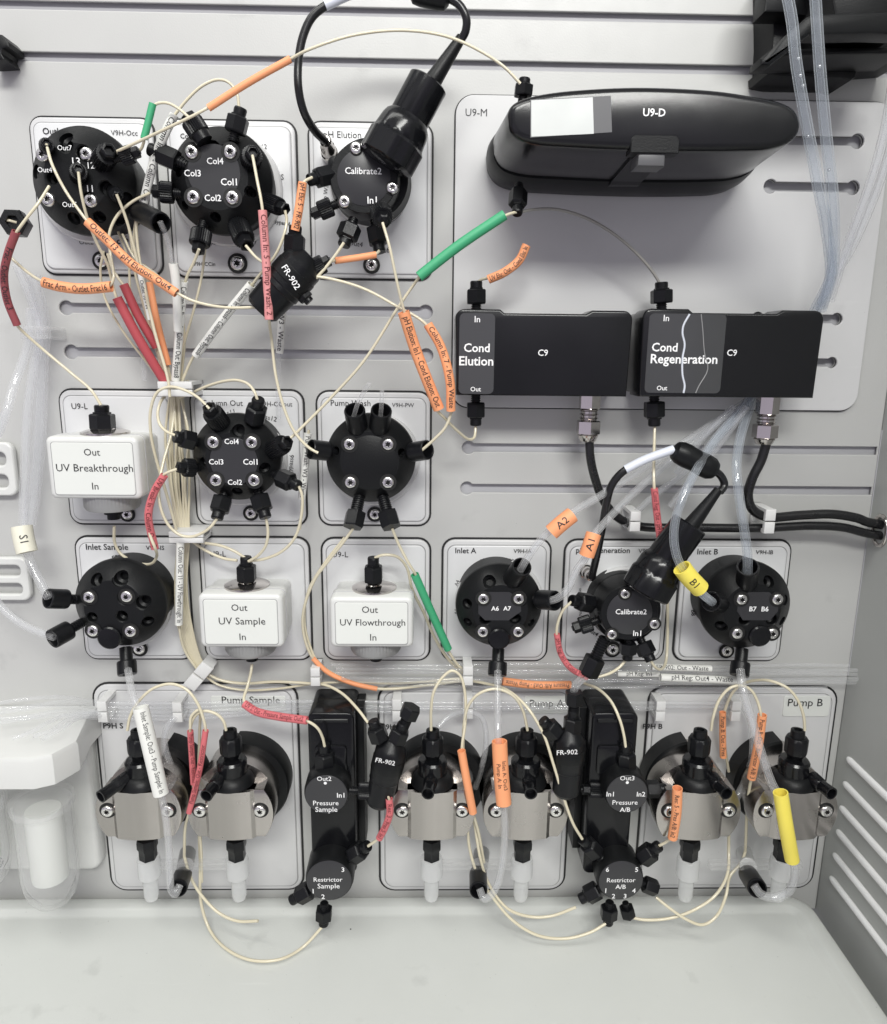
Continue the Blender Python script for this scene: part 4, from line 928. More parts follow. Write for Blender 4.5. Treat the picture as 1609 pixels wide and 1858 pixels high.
tube('short tube with a thin orange label under the pH elution cell', [(602, 474, .06), (614, 472, .058), (650, 467, .055), (680, 462, .052), (688, 455, .05)], fits=[('hex', (680, 405, .04), (689, 458, .045), 18)], sleeves=[([(608, 473, .06), (645, 468, .056), (682, 462, .053)], 'orange', 6, '')])
# ---- detector tubes
tube('thin tube with a thick green label from the detector to Column Out', [(938, 384, .06), (915, 392), (840, 440), (770, 492), (748, 520, .058), (722, 558, .055), (660, 655, .05), (600, 722, .045), (545, 778, .045), (518, 803, .048)], d=.065,
     fits=[('hex', (941, 340, .05), (938, 388, .06), 16), ('stub', (490, 820, .035), (522, 801, .052), 18)], sleeves=[([(915, 390), (840, 440), (800, 470), (760, 502)], 'green', 9.5, '', {'d': .066})])
tube('smoky grey tube arching from the detector to Cond Regeneration', [(942, 385, .055), (970, 380, .05), (1010, 380, .045), (1060, 394, .04), (1110, 422, .035), (1155, 460, .03), (1185, 495, .027), (1199, 518, .026)], 'greytube', 2.6, fits=[('hex', (1200, 558, .026), (1200, 512, .026), 19)])
tube('short tube with a curved orange label above Cond Elution', [(864, 515, .026), (872, 508, .028), (886, 504, .032), (905, 497, .035), (938, 475, .035), (955, 447, .035)], fits=[('hex', (864, 560, .026), (864, 510, .026), 18)], sleeves=[([(886, 507, .034), (915, 494, .036), (942, 472, .036), (955, 445, .036)], 'orange', 8, 'UV Elu: Out - Cond Elu: In', {'h': 12})])
tube('clear tube with a white W3 - Waste label', [(512, 500, .015), (508, 570, .015), (506, 640, .014), (504, 700, .012), (506, 760, .012)], 'clear', 4, sleeves=[([(512, 562, .018), (507, 641, .016)], 'wlabel', 7, 'W3 - Waste', {'h': 12})], name='clear_tube', group='clear hoses')
# ---- Column Out
tube('beige tube looping left of Column Out to its upper left port', [(380, 742, .05), (360, 722, .048), (335, 708, .045), (308, 702, .042), (285, 712, .04), (273, 745, .038), (274, 790, .035), (285, 840, .03), (300, 890, .025), (318, 955, .02), (325, 985, .015)], fits=[('stub', (406, 778, .035), (378, 738, .052), 19)])
tube('beige tube arching to the upper right port of Column Out', [(468, 730, .045), (462, 712, .045), (450, 697, .042), (430, 690, .038), (405, 692, .034), (375, 701, .028), (345, 714, .022), (325, 722, .018)], fits=[('hex', (460, 772, .035), (469, 724, .045), 19)])
tube('beige tube curling to the upper left side port of Column Out', [(318, 790, .045), (302, 783, .042), (290, 770, .038), (286, 750, .034), (292, 728, .028), (305, 712, .02)], fits=[('hex', (358, 802, .035), (316, 792, .045), 18)])
tube('beige tube with a curved pink label hanging left of the cable bundle', [(322, 851, .045), (305, 857, .045), (293, 865, .045), (276, 900), (268, 940), (272, 970), (281, 994), (284, 1010, .03), (276, 1022, .025), (262, 1024, .02), (240, 1018, .016), (218, 1004, .014), (208, 985, .014), (207, 955, .018)], d=.045,
     fits=[('ft', (360, 849, .035), (322, 848, .045), 17)], sleeves=[([(298, 862, .047), (280, 892, .047), (269, 935, .046), (281, 995, .04)], 'salmon', 7, 'UV Break: In - Column Out: 3', {'h': 11, 'm': 'rtext'})])
tube('pale tube loop from the lower left port of Column Out round the white clip', [(394, 940, .045), (383, 955, .045), (365, 968, .042), (345, 974, .04), (325, 970, .04), (305, 952, .04), (291, 920, .04), (288, 885, .035), (296, 840, .028), (310, 790, .02), (318, 730, .012)], fits=[('hex', (407, 895, .035), (393, 942, .045), 18)])
tube('beige tube from the lower port of Column Out to the UV Sample nut', [(482, 938, .04), (486, 965, .04), (482, 990, .038), (468, 1008, .034), (452, 1018, .03)], fits=[('hex', (468, 892, .035), (482, 940, .043), 18)])
tube('beige tube from the right lower port of Column Out sweeping down to UV Sample', [(542, 882, .045), (548, 900, .045), (546, 940, .042), (535, 975, .038), (512, 1000, .034), (480, 1014, .03), (450, 1018, .028)], fits=[('hex', (500, 862, .035), (542, 882, .045), 17)])
tube('white labelled tube at the right edge of the Column Out plate', [(560, 780, .03), (556, 830, .03), (549, 905, .028), (544, 960, .02)], r=2.4, sleeves=[([(558, 786, .032), (553, 850, .032), (547, 905, .03)], 'wlabel', 7, 'Pump Wash: W3 - Waste', {'h': 11})])
tube('pair tube arching into the UV Sample nut from the clip', [(345, 978, .02), (370, 985, .022), (400, 990, .024), (425, 1000, .025), (444, 1012, .025)], fits=[('hex', (448, 1062, .024), (446, 1010, .025), 17)])
tube('second thin tube dipping under the UV Sample nut', [(345, 980, .018), (375, 1000, .02), (405, 1013, .022), (430, 1017, .025)])
tube('thin tube winding down between the outlet valve and Column In', [(228, 385, .03), (238, 440, .028), (246, 500, .024), (262, 560, .02), (285, 640, .015), (303, 700, .012)], r=2.3)
tube('thin tube crossing behind the pair of red labels', [(214, 420, .02), (232, 470, .018), (236, 530, .016), (244, 600, .014), (280, 670, .012), (306, 702, .012)], r=2.3)
tube('thin clear tube hanging straight under the outlet plate', [(248, 430, .012), (254, 520, .012), (258, 600, .012), (262, 690, .012)], 'clear', 4, name='clear_tube', group='clear hoses')
tube('thin tube rising from the clip to the right of the white labels', [(322, 702, .014), (330, 640, .016), (352, 560, .02), (366, 500, .02), (372, 452, .02)], r=2.3)
tube('thin tube bowing left of the red labels into the clip', [(188, 455, .03), (182, 490, .028), (190, 540, .024), (222, 600, .02), (268, 660, .014), (302, 704, .012)], r=2.2)
tube('thin tube looping under the outlet plate toward the white labels', [(222, 425, .03), (246, 470, .034), (286, 500, .03), (318, 540, .024), (334, 600, .018), (328, 700, .012)], r=2.2)
tube('thin tube hanging between the Column In plate and the small red labels', [(262, 372, .036), (246, 402, .034), (244, 450, .03), (262, 520, .024), (288, 600, .018), (310, 700, .012)], r=2.2)
# the upright bundle behind the left clips
rnd = random.Random(3)
for i in range(9):
    xa = 300+i*4.2; xb = 318+i*2.4; j = rnd.uniform(-6, 6)
    tube('thin tube of the upright bundle, %s from its left side' % ['first', 'second', 'third', 'fourth', 'fifth', 'sixth', 'seventh', 'eighth', 'ninth'][i], [(xa+8, 690, .010+.001*(i % 3)), (308+i*3, 715, .011), (303+i*5+j, 790, .012+.002*(i % 4)), (306+i*4.5-j*.5, 870, .012+.002*((i*2) % 4)), (318+i*3, 940, .011), (322+i*2.6, 975, .011), (318+i*2.5, 1060, .010+.001*(i % 3)), (322+i*3, 1130, .010), (346+i*2.2, 1195, .009), (366+i*1.6, 1222, .009)], r=2.3, group='upright bundle of thin tubes')
tube('beige tube with an upright white UV Flowthrough label below the clip', [(328, 975, .022), (327, 1060, .022), (325, 1135, .02), (335, 1180, .014), (360, 1218, .01)], r=2.4, sleeves=[([(327, 984, .025), (325.5, 1060, .025), (324, 1133, .024)], 'wlabel', 7, 'Column Out: 11 - UV Flowthrough: In', {'h': 11})])
tube('beige tube from the bundle clip along the foot of UV Sample to the next clip', [(375, 1222, .010), (400, 1234, .010), (440, 1240, .010), (500, 1237, .011), (560, 1240, .012), (590, 1243, .018), (620, 1258, .03), (650, 1288, .05), (668, 1312, .06)])
tube('thin beige tube sagging between the first two lower clips', [(370, 1225, .008), (395, 1242, .008), (440, 1252, .008), (500, 1250, .008), (575, 1240, .008), (640, 1238, .008), (720, 1240, .008), (845, 1230, .01)], r=2.2)
# ---- Pump wash tails
tube('beige tube from the lower left nut of pump wash curving down to an orange label', [(641, 958, .045), (622, 985, .042), (598, 1015, .036), (572, 1050, .03), (555, 1090, .025), (549, 1130, .02), (556, 1170, .016), (572, 1200, .013), (600, 1222, .012), (640, 1240, .011), (690, 1250, .010), (760, 1245, .01), (845, 1234, .01)],
     fits=[('long', (652, 900, .035), (640, 957, .048), 18)], sleeves=[([(568, 1195, .016), (595, 1220, .015), (640, 1240, .014), (684, 1250, .013)], 'orange', 4.5, '')])
tube('second beige tube beside it, bowing left of UV Flowthrough', [(625, 975, .03), (590, 1020, .028), (560, 1070, .022), (552, 1120, .018), (560, 1165, .014), (580, 1205, .012), (640, 1240, .010)], r=2.3)
tube('beige tube from the lower right nut of pump wash through the green label', [(711, 958, .045), (722, 985, .042), (740, 1020, .04), (755, 1045, .036), (783, 1112, .03), (812, 1178, .024), (830, 1206, .018), (848, 1222, .012)], fits=[('long', (694, 900, .035), (710, 957, .048), 18)],
     sleeves=[([(752, 1042, .038), (783, 1112, .032), (813, 1178, .026)], 'green', 7.5, '')])
tube('beige tube from the UV Flowthrough nut passing behind the green label', [(680, 1012, .026), (695, 1007, .027), (720, 1010, .026), (738, 1030, .022), (748, 1070, .018), (768, 1110, .014), (790, 1160, .012), (815, 1198, .012), (845, 1225, .012)], fits=[('hex', (678, 1064, .024), (677, 1011, .025), 17)])
for lb, p in (('left', [(641, 757, .05), (648, 735, .055), (658, 715, .06), (670, 696, .065)]), ('right', [(690, 757, .05), (692, 735, .055), (693, 709, .06)])):
    x_ = p[0][0]
    tube('short cut clear tube standing in the %s barrel on top of pump wash' % lb, p, 'clear', 4, fits=[('barrel', (x_+(10 if lb == 'left' else -4), 790, .035), (x_+2, 744, .052), 19)], name='clear_tube', group='clear hoses')
# ---- UV Sample / pressure
tube('tube from the UV Sample foot with the pink Pressure Sample label', [(457, 1205, .022), (455, 1220, .025), (449, 1245, .03), (443, 1272, .04), (470, 1288, .045), (510, 1300, .05), (556, 1308, .055), (575, 1320, .055), (585, 1338, .052), (589, 1355, .05)],
     fits=[('hex', (590, 1405, .047), (588, 1350, .047), 18)], sleeves=[([(443, 1277, .042), (465, 1291, .046), (505, 1300, .052), (557, 1307, .057)], 'salmon', 7.5, 'UV S: Out - Pressure Sample: Out2', {'h': 11, 'm': 'rtext'})])
tube('bent tube with a curved red label between Pressure Sample and Restrictor Sample', [(686, 1433, .07), (696, 1437, .072), (705, 1448, .072), (707, 1475, .072), (700, 1500, .07), (688, 1520, .066), (668, 1535, .06)],
     fits=[('hex', (634, 1556, .05), (668, 1534, .056), 17)], sleeves=[([(706, 1449, .073), (707, 1475, .073), (699, 1500, .07), (688, 1521, .067)], 'salmon', 6.5, 'Res: 3 - Pres S: In1', {'h': 10, 'm': 'rtext'})])
plug('black plug jutting to the lower left of the Restrictor Sample disc', 'hex', (570, 1610), (528, 1634), 16, .052)
tube('beige tube hanging in a wide loop over the tray to port 2 of Restrictor Sample', [(345, 1322, .05), (347, 1300, .05), (360, 1288, .05), (362, 1330, .035), (360, 1400, .03), (360, 1480, .03), (363, 1560, .03), (365, 1640, .035), (382, 1690, .045), (415, 1725, .055), (460, 1743, .06), (510, 1740, .06), (550, 1718, .058), (586, 1680, .052)],
     fits=[('hex', (588, 1642, .05), (587, 1678, .05), 15)])
tube('short beige tube lying over the tray below the left pumps', [(334, 1553, .04), (345, 1590, .042), (362, 1620, .045), (395, 1655, .05), (430, 1671, .055), (468, 1671, .06)])
# ---- sample pumps
tube('beige tube arching between the leftmost pump nut and the dark red labels', [(231, 1325, .047), (236, 1300, .048), (252, 1272, .05), (278, 1249, .05), (310, 1241, .05), (338, 1251, .052), (358, 1276, .054), (369, 1305, .055), (373, 1328, .055), (362, 1396, .056), (343, 1475, .052), (336, 1500, .045), (334, 1555, .04)], sleeves=[([(373, 1325, .057), (362, 1396, .058), (343, 1474, .054)], 'salmon', 5.5, 'Pump Sample: Out - Restrictor', {'h': 9, 'm': 'rtext', 'flip': True})])
tube('beige tube arching to the second pump nut, with the straighter dark red label', [(410, 1325, .047), (405, 1308, .048), (393, 1296, .048), (372, 1290, .048), (355, 1298, .048), (345, 1322, .048), (350, 1420, .045), (357, 1470, .04), (364, 1530, .035), (366, 1600, .03)], sleeves=[([(345, 1326, .05), (351, 1422, .047)], 'salmon', 5.5, 'Pump Sample: Out - Restrictor', {'h': 9, 'm': 'rtext'})])
tube('clear inlet hose with a long white label in front of the leftmost pump', [(232, 1215, .045), (238, 1250, .06), (248, 1282, .075), (292, 1440, .082), (300, 1480, .078), (306, 1540, .072), (308, 1590, .07), (311, 1615, .07), (318, 1622, .07), (326, 1606, .065)], 'clear', 6.5,
     fits=[('neck', (228, 1178, .03), (231, 1224, .04), 17), ('barrel', (336, 1575, .03), (323, 1612, .062), 16)], sleeves=[([(255, 1283, .08), (273, 1360, .084), (292, 1440, .086)], 'wlabel', 14, 'Inlet Sample: Out3 - Pump Sample: In', {'h': 12, 'bold': 0})], name='clear_tube', group='clear hoses')
tube('clear rinse hose bending behind the leftmost pump', [(318, 1300, .02), (303, 1320, .025), (298, 1350, .03), (310, 1390, .03), (325, 1430, .03), (335, 1460, .028)], 'clear', 6, name='clear_tube', group='clear hoses')
# ---- pump A
tube('beige tube arching from the third pump nut into the narrow orange label', [(782, 1325, .047), (782, 1290, .05), (787, 1255, .052), (802, 1230, .05), (820, 1217, .05), (834, 1225, .05), (843, 1255, .05), (844, 1310, .05), (838, 1362, .055), (848, 1420, .055), (858, 1474, .05), (868, 1510, .045), (878, 1565, .04)],
     sleeves=[([(837, 1362, .06), (847, 1418, .06), (858, 1474, .056)], 'orange', 7.5, '')])
tube('beige tube arching from the orange label to the fourth pump nut', [(840, 1362, .045), (842, 1310, .05), (850, 1280, .052), (870, 1258, .055), (900, 1250, .055), (930, 1262, .055), (948, 1288, .052), (957, 1325, .048)])
tube('long beige tube sweeping from the lower clip to port 6 of Restrictor A/B', [(850, 1234, .014), (880, 1240, .02), (920, 1252, .04), (955, 1282, .055), (985, 1330, .062), (1005, 1390, .066), (1025, 1455, .066), (1040, 1495, .064), (1056, 1522, .06)], fits=[('hex', (1086, 1552, .05), (1056, 1522, .056), 16)])
tube('clear hose from inlet A with a wide orange label', [(903, 1218, .045), (903, 1250, .055), (904, 1345, .078), (912, 1450, .082), (916, 1500, .078), (912, 1560, .072), (902, 1605, .07), (890, 1625, .07), (878, 1630, .07), (870, 1612, .066)], 'clear', 6.5,
     fits=[('neck', (904, 1180, .03), (902, 1226, .04), 17), ('barrel', (867, 1572, .03), (868, 1616, .064), 16)], sleeves=[([(906, 1345, .082), (909, 1400, .084), (914, 1458, .086)], 'orange', 14, 'Inlet A: Out3\nPump A: In', {'h': 9.5, 'bold': 0})], name='clear_tube', group='clear hoses')
tube('beige tube hanging over the tray to port 2 of Restrictor A/B', [(848, 1474, .04), (852, 1540, .04), (868, 1590, .045), (895, 1630, .05), (930, 1670, .055), (975, 1697, .058), (1025, 1703, .058), (1070, 1692, .056), (1100, 1675, .052)], fits=[('hex', (1106, 1640, .05), (1103, 1676, .05), 15)])
tube('short beige tube curving over the tray toward port 1 of Restrictor A/B', [(858, 1474, .04), (872, 1560, .045), (890, 1610, .045), (920, 1648, .05), (960, 1663, .05), (1000, 1662, .05), (1045, 1646, .05)])
plug('black plug jutting to the lower left of the Restrictor A/B disc', 'hex', (1092, 1610), (1052, 1632), 16, .052)
plug('small black plug at the very bottom of the Restrictor A/B disc', 'knob', (1135, 1640), (1140, 1662), 13, .050)
plug('black plug at the lower right of the Restrictor A/B disc, below the numeral four', 'knob', (1160, 1600), (1190, 1612), 14, .052)
plug('knurled black plug on In1 of Pressure A/B', 'ft', (1104, 1435), (1056, 1432), 14, .045)
plug('black plug on In2 of Pressure A/B, left of the fifth pump', 'hex', (1165, 1432), (1208, 1431), 15, .048)
tube('orange labelled tube from port 5 of Restrictor A/B', [(1195, 1535, .055), (1208, 1528, .058), (1220, 1518, .062), (1226, 1480, .066), (1230, 1432, .068)], fits=[('hex', (1158, 1562, .05), (1196, 1534, .055), 17)], sleeves=[([(1220, 1520, .066), (1227, 1475, .07), (1229, 1430, .072)], 'orange', 9, 'Res: 5 - Pres A/B: In2', {'h': 10, 'flip': True})])
tube('beige tube dropping to Out3 of Pressure A/B', [(1060, 1240, .02), (1085, 1250, .03), (1108, 1272, .04), (1124, 1305, .048), (1132, 1335, .05), (1135, 1356, .05)], fits=[('hex', (1137, 1402, .047), (1135, 1350, .047), 17)])
tube('beige tube from port 3 of Restrictor A/B rising toward the fifth pump', [(1136, 1662, .05), (1170, 1669, .055), (1220, 1665, .055), (1265, 1648, .055), (1300, 1622, .05), (1320, 1585, .045), (1322, 1540, .035), (1322, 1500, .02)])
tube('beige tube crossing the tray from port 4 of Restrictor A/B', [(1190, 1628, .05), (1215, 1648, .055), (1245, 1668, .058), (1275, 1678, .058), (1300, 1662, .055), (1317, 1625, .05), (1324, 1590, .04), (1345, 1565, .035), (1352, 1545, .03)])
# ---- pH regeneration
tube('tube with a dark pink curved label round the left side of the pH regeneration cell', [(1037, 1092, .045), (1022, 1106, .045), (1012, 1130, .045), (1010, 1152, .045), (1020, 1190, .045), (1040, 1216, .045), (1065, 1229, .045), (1100, 1224, .045), (1122, 1212, .042), (1137, 1196, .04)],
     fits=[('hex', (1080, 1096, .035), (1036, 1089, .045), 17)], sleeves=[([(1010, 1150, .047), (1017, 1185, .047), (1035, 1212, .047), (1066, 1230, .047)], 'salmon', 5.5, 'pH Reg: In1 - Cond Reg', {'h': 9, 'm': 'rtext'})])
plug('black plug on the lower left port of the pH regeneration cell', 'ft', (1082, 1126), (1040, 1140), 16, .042)
plug('long threaded black fitting below the pH regeneration cell', 'long', (1096, 1160), (1066, 1224), 18, .045)
plug('black hexagonal plug at the foot of the pH regeneration cell', 'hex', (1140, 1160), (1138, 1197), 15, .042)
tube('beige tube from the lower right nut of the pH regeneration cell rising behind the probe', [(1180, 1198, .04), (1188, 1210, .038), (1200, 1214, .03), (1208, 1200, .02), (1211, 1150, .012), (1211, 1090, .010), (1211, 1030, .010), (1211, 985, .01)], fits=[('hex', (1162, 1160, .035), (1181, 1199, .042), 16)])
tube('beige tube with a dark pink label hanging from Cond Regeneration', [(1188, 768, .026), (1187, 800, .03), (1186, 850, .035), (1187, 888, .04), (1193, 940, .04), (1198, 985, .04), (1198, 1030, .03)], fits=[('hex', (1187, 720, .026), (1187, 773, .026), 18)], sleeves=[([(1187, 886, .042), (1192, 935, .042), (1199, 988, .042)], 'salmon', 6.5, 'Cond Reg: Out - pH Reg: In', {'h': 10, 'm': 'rtext'})])
tube('two-strand clear tube gathered in the tall fitting over the upright FR-902 restrictor', [(1042, 1258, .06), (1048, 1245, .06), (1062, 1232, .05), (1090, 1215, .035), (1120, 1208, .02)], 'clear', 4, name='clear_tube', group='clear hoses')
tube('second clear strand in the same tall fitting', [(1038, 1258, .06), (1040, 1246, .06), (1052, 1230, .05), (1066, 1222, .04)], 'clear', 4, name='clear_tube', group='clear hoses')
# ---- horizontal clear tubes
wl = [('FR-902: Out - Waste', 1182, 1291, 1210, 6.5), ('pH Reg: In1', 1105, 1195, 1223, 6), ('pH Reg: Out4 - Waste', 1198, 1348, 1231, 7.5)]
for i, (y, xa, xb, r_, dd) in enumerate([(1206, 600, 1540, 2.8, .012), (1214, 610, 1555, 3.2, .018), (1222, 590, 1556, 2.8, .012), (1230, 620, 1556, 3.2, .018), (1237, 640, 1555, 3, .012), (1245, 650, 1500, 2.6, .010)]):
    s = []
    if i == 0: s = [([(1182, 1210, .022), (1290, 1213, .022)], 'wlabel', 6, 'FR-902: Out - Waste', {'h': 10})]
    if i == 2: s = [([(1120, 1223, .020), (1196, 1224, .020)], 'wlabel', 5, 'pH Reg: In1', {'h': 9})]
    if i == 4: s = [([(1198, 1229, .026), (1345, 1235, .026)], 'wlabel', 7, 'pH Reg: Out4 - Waste', {'h': 11}), ([(912, 1236, .022), (970, 1243, .022), (1036, 1243, .022)], 'orange', 7.5, 'Pressure A/B: Out3 - Pump Waste', {'h': 10, 'flip': True})]
    tube(['topmost', 'second', 'third', 'fourth', 'fifth', 'lowest'][i]+' clear tube of the flat bundle above the pump plates', [(xa, y, dd), (xa+150, y+2-(i % 3)*2, dd+.002), (xa+330, y-1+(i % 2)*4, dd), ((xa+xb)/2+30, y+3*(i % 2), dd), (xb-250, y+4-(i % 3)*2, dd+.002), (xb-90, y+(i % 2)*3, dd), (xb, y+2, dd)], 'clear', r_, sleeves=s, name='clear_tube', group='flat bundle of clear tubes')
for i, (y0, y1, xb) in enumerate([(1268, 1272, 730), (1276, 1273, 1330), (1284, 1280, 1325), (1291, 1284, 1200), (1297, 1290, 720)]):
    tube(['top', 'second', 'middle', 'fourth', 'bottom'][i]+' clear tube strung through the lower clips to the white filter cap', [(-20, 1278+9*i, .055), (50, 1268+9*i+(i % 2)*5, .048), (115, 1265+8*i, .034), (180, y0+6, .018), (325, y0+8, .014), (560, y1, .014), (720, y1+2, .014), ((720+xb)/2+1, y1+2, .014), (xb, y1+3, .014)], 'clear', 3.2, name='clear_tube', group='lower row of clear tubes')
for i, p in enumerate([[(22, 1340, .076), (52, 1330, .07), (85, 1312, .058), (120, 1298, .04), (180, 1290, .02)], [(60, 1336, .076), (92, 1326, .068), (118, 1308, .052), (150, 1296, .034), (188, 1292, .02)], [(76, 1341, .076), (112, 1322, .064), (140, 1304, .044), (188, 1297, .02)]]):
    tube(['left', 'middle', 'right'][i]+' short clear tube end lying on top of the white filter cap', p, 'clear', 3.6, name='clear_tube', group='clear ends lying on the cap')
# ---- inlet hoses
tube('clear hose with the orange A2 tag rising to the upper right', [(944, 1034, .055), (955, 1015, .06), (985, 975, .065), (1035, 932, .06), (1080, 905, .05), (1160, 855, .035), (1260, 790, .022), (1340, 738, .012), (1372, 715, .01)], 'clear', 7, fits=[('barrel', (922, 1062, .032), (947, 1028, .058), 18)],
     sleeves=[([(1000, 966, .068), (1018, 950, .068), (1038, 934, .066)], 'orange', 15, 'A2', {'h': 16, 'fill': .6})], name='clear_tube', group='clear hoses')
tube('clear hose with the orange A1 tag bending into the right port of inlet A', [(996, 1090, .055), (1012, 1085, .06), (1030, 1068, .062), (1046, 1035, .062), (1062, 1012, .062), (1074, 978, .06), (1100, 945, .05), (1160, 885, .035), (1260, 800, .022), (1345, 738, .012)], 'clear', 7, fits=[('thr', (956, 1086, .032), (1008, 1090, .055), 18)],
     sleeves=[([(1064, 1008, .066), (1070, 990, .066), (1077, 968, .064)], 'orange', 14, 'A1', {'h': 16, 'fill': .6})], name='clear_tube', group='clear hoses')
tube('blue tinted hose with the yellow B1 tag curving into inlet B', [(1292, 1092, .056), (1275, 1078, .066), (1252, 1050, .072), (1232, 1020, .075), (1223, 985, .075), (1225, 945, .074), (1240, 900, .07), (1265, 850, .06), (1300, 795, .04), (1340, 750, .02), (1360, 722, .01)], 'water', 8, fits=[('barrel', (1312, 1096, .034), (1290, 1091, .056), 18)],
     sleeves=[([(1237, 1030, .078), (1250, 1047, .077), (1270, 1068, .074)], 'yellow', 17, 'B1', {'h': 17, 'fill': .55})], name='clear_tube', group='clear hoses')
tube('blue tinted hose dropping into the top port of inlet B', [(1356, 1046, .052), (1356, 1010, .055), (1350, 960, .058), (1341, 900, .055), (1336, 850, .048), (1342, 800, .035), (1356, 750, .02), (1366, 722, .012)], 'water', 8.5, fits=[('barrel', (1353, 1072, .032), (1357, 1028, .056), 19)], name='clear_tube', group='clear hoses')
tube('clear hose from inlet B with the long yellow label', [(1343, 1215, .045), (1348, 1250, .055), (1365, 1310, .065), (1398, 1415, .078), (1420, 1460, .085), (1440, 1560, .08), (1441, 1595, .076), (1430, 1618, .074), (1405, 1628, .072), (1380, 1622, .07), (1368, 1606, .066)], 'clear', 7.5,
     fits=[('neck', (1346, 1180, .03), (1341, 1226, .04), 17), ('barrel', (1350, 1575, .03), (1374, 1612, .066), 17)], sleeves=[([(1416, 1438, .09), (1426, 1500, .09), (1437, 1560, .086)], 'yellow', 13, '')], name='clear_tube', group='clear hoses')
tube('beige tube arching from the fifth pump nut to the orange Restrictor A/B label', [(1290, 1325, .047), (1294, 1300, .05), (1306, 1268, .05), (1325, 1248, .05), (1345, 1244, .05), (1362, 1252, .05), (1374, 1272, .05), (1380, 1296, .052), (1376, 1350, .05), (1363, 1412, .045), (1357, 1450, .04), (1352, 1545, .03)],
     sleeves=[([(1383, 1297, .054), (1376, 1350, .052), (1363, 1412, .048)], 'orange', 8, 'Pump B: Out - Restrictor A/B: 3', {'h': 10, 'flip': False})])
tube('beige tube arching from the rightmost pump nut to the plate clip', [(1460, 1325, .047), (1458, 1300, .048), (1447, 1270, .048), (1428, 1248, .046), (1400, 1236, .04), (1375, 1234, .03), (1350, 1240, .02), (1330, 1255, .015), (1315, 1290, .015), (1312, 1330, .015), (1322, 1400, .01)], sleeves=[([(1311, 1292, .02), (1311, 1335, .02), (1312, 1374, .02)], 'orange', 6, 'Pump B: Out - Pres', {'h': 9})])
tube('clear rinse hose between the two right pumps', [(1345, 1275, .015), (1362, 1310, .015), (1365, 1370, .02), (1350, 1420, .025), (1335, 1450, .03)], 'clear', 6, name='clear_tube', group='clear hoses')
tube('clear rinse hose looping over the middle pump plate', [(795, 1320, .03), (815, 1300, .025), (845, 1291, .02), (872, 1300, .02), (882, 1340, .02), (872, 1400, .02), (862, 1430, .02)], 'clear', 5, name='clear_tube', group='clear hoses')
for i, (x_, lb) in enumerate([(338, 'left pump pair'), (872, 'middle pump pair'), (1350, 'right pump pair')]):
    a = U(x_+(2 if i < 2 else 0), 1548, .004); b = U(x_+(-2 if i < 2 else 8), 1572, .040)
    o_ = obj('hose_spigot', xf(lathe([(.0065, 0), (.0065, (b-a).length), (.005, (b-a).length)], 28), frame(a, b-a)), 'grey' if i < 2 else 'milky', smooth=30)
    tag(o_, 'pale round spigot low on the plate of the '+lb, 'spigot', 'pale spigots')
# ---- left side hoses
tube('clear hose bundle strand running down the left side to the cream S1 tag', [(30, 480, .02), (55, 540, .02), (72, 600, .02), (62, 660, .02), (50, 740, .022), (45, 850, .025), (43, 960, .03), (55, 1020, .04), (75, 1060, .045), (88, 1084, .05)], 'clear', 8, fits=[('thr', (150, 1088, .032), (86, 1086, .052), 18)],
     sleeves=[([(39, 955, .036), (43, 978, .038), (49, 1002, .04)], 'cream', 18, 'S1', {'h': 17, 'fill': .55})], name='clear_tube', group='clear hoses')
tube('clear hose entering the lower left nut of the inlet sample valve from the left edge', [(-15, 1080, .03), (10, 1110, .035), (45, 1135, .042), (75, 1148, .048), (98, 1156, .052)], 'clear', 7, fits=[('thr', (152, 1128, .032), (94, 1160, .054), 18)], name='clear_tube', group='clear hoses')
tube('wide clear hose at the far left beside the white clip', [(60, 500, .015), (78, 590, .015), (75, 660, .015), (70, 800, .015), (60, 900, .015), (52, 952, .02)], 'clear', 12, name='clear_tube', group='clear hoses')
tube('clear hose crossing the far left edge', [(-5, 790, .04), (12, 745, .04), (25, 700, .03), (52, 620, .02), (55, 560, .018)], 'clear', 8, name='clear_tube', group='clear hoses')
# ---- top right hoses
tube('left clear hose hanging from the black holder with air bubbles', [(1424, -30, .10), (1437, 40, .10), (1444, 110, .10), (1466, 240, .095), (1487, 350, .085), (1500, 420, .07), (1507, 500, .05), (1490, 560, .03)], 'water', 10, name='clear_tube', group='clear hoses')
tube('right clear hose hanging from the black holder', [(1478, -30, .10), (1482, 40, .10), (1488, 130, .10), (1498, 240, .095), (1510, 350, .085), (1513, 430, .07), (1508, 500, .05), (1478, 565, .03)], 'water', 10, name='clear_tube', group='clear hoses')
tube('clear hose coming down from the right edge of the frame', [(1625, 120, .06), (1605, 240, .06), (1580, 330, .055), (1555, 400, .05), (1525, 480, .04), (1505, 545, .03)], 'clear', 9, name='clear_tube', group='clear hoses')
tube('second clear hose converging from the right edge above Cond Regeneration', [(1632, 200, .05), (1612, 280, .05), (1585, 360, .045), (1545, 450, .04), (1515, 500, .035), (1490, 560, .03)], 'clear', 8, name='clear_tube', group='clear hoses')
for i, p in enumerate([[(1345, 738), (1300, 790), (1250, 850), (1180, 905), (1130, 955)], [(1330, 738), (1270, 800), (1225, 860)], [(1355, 738), (1310, 800), (1262, 860), (1215, 920)]]):
    tube(['lowest', 'middle', 'uppermost'][i]+' thin clear tube fanning out from under Cond Regeneration', p, 'clear', 6, .02+.004*i, name='clear_tube', group='fan of thin clear tubes')
hs = [o for o in bpy.data.objects if o.name.startswith('clear_tube') and 'black holder' in o.get('label', '')]
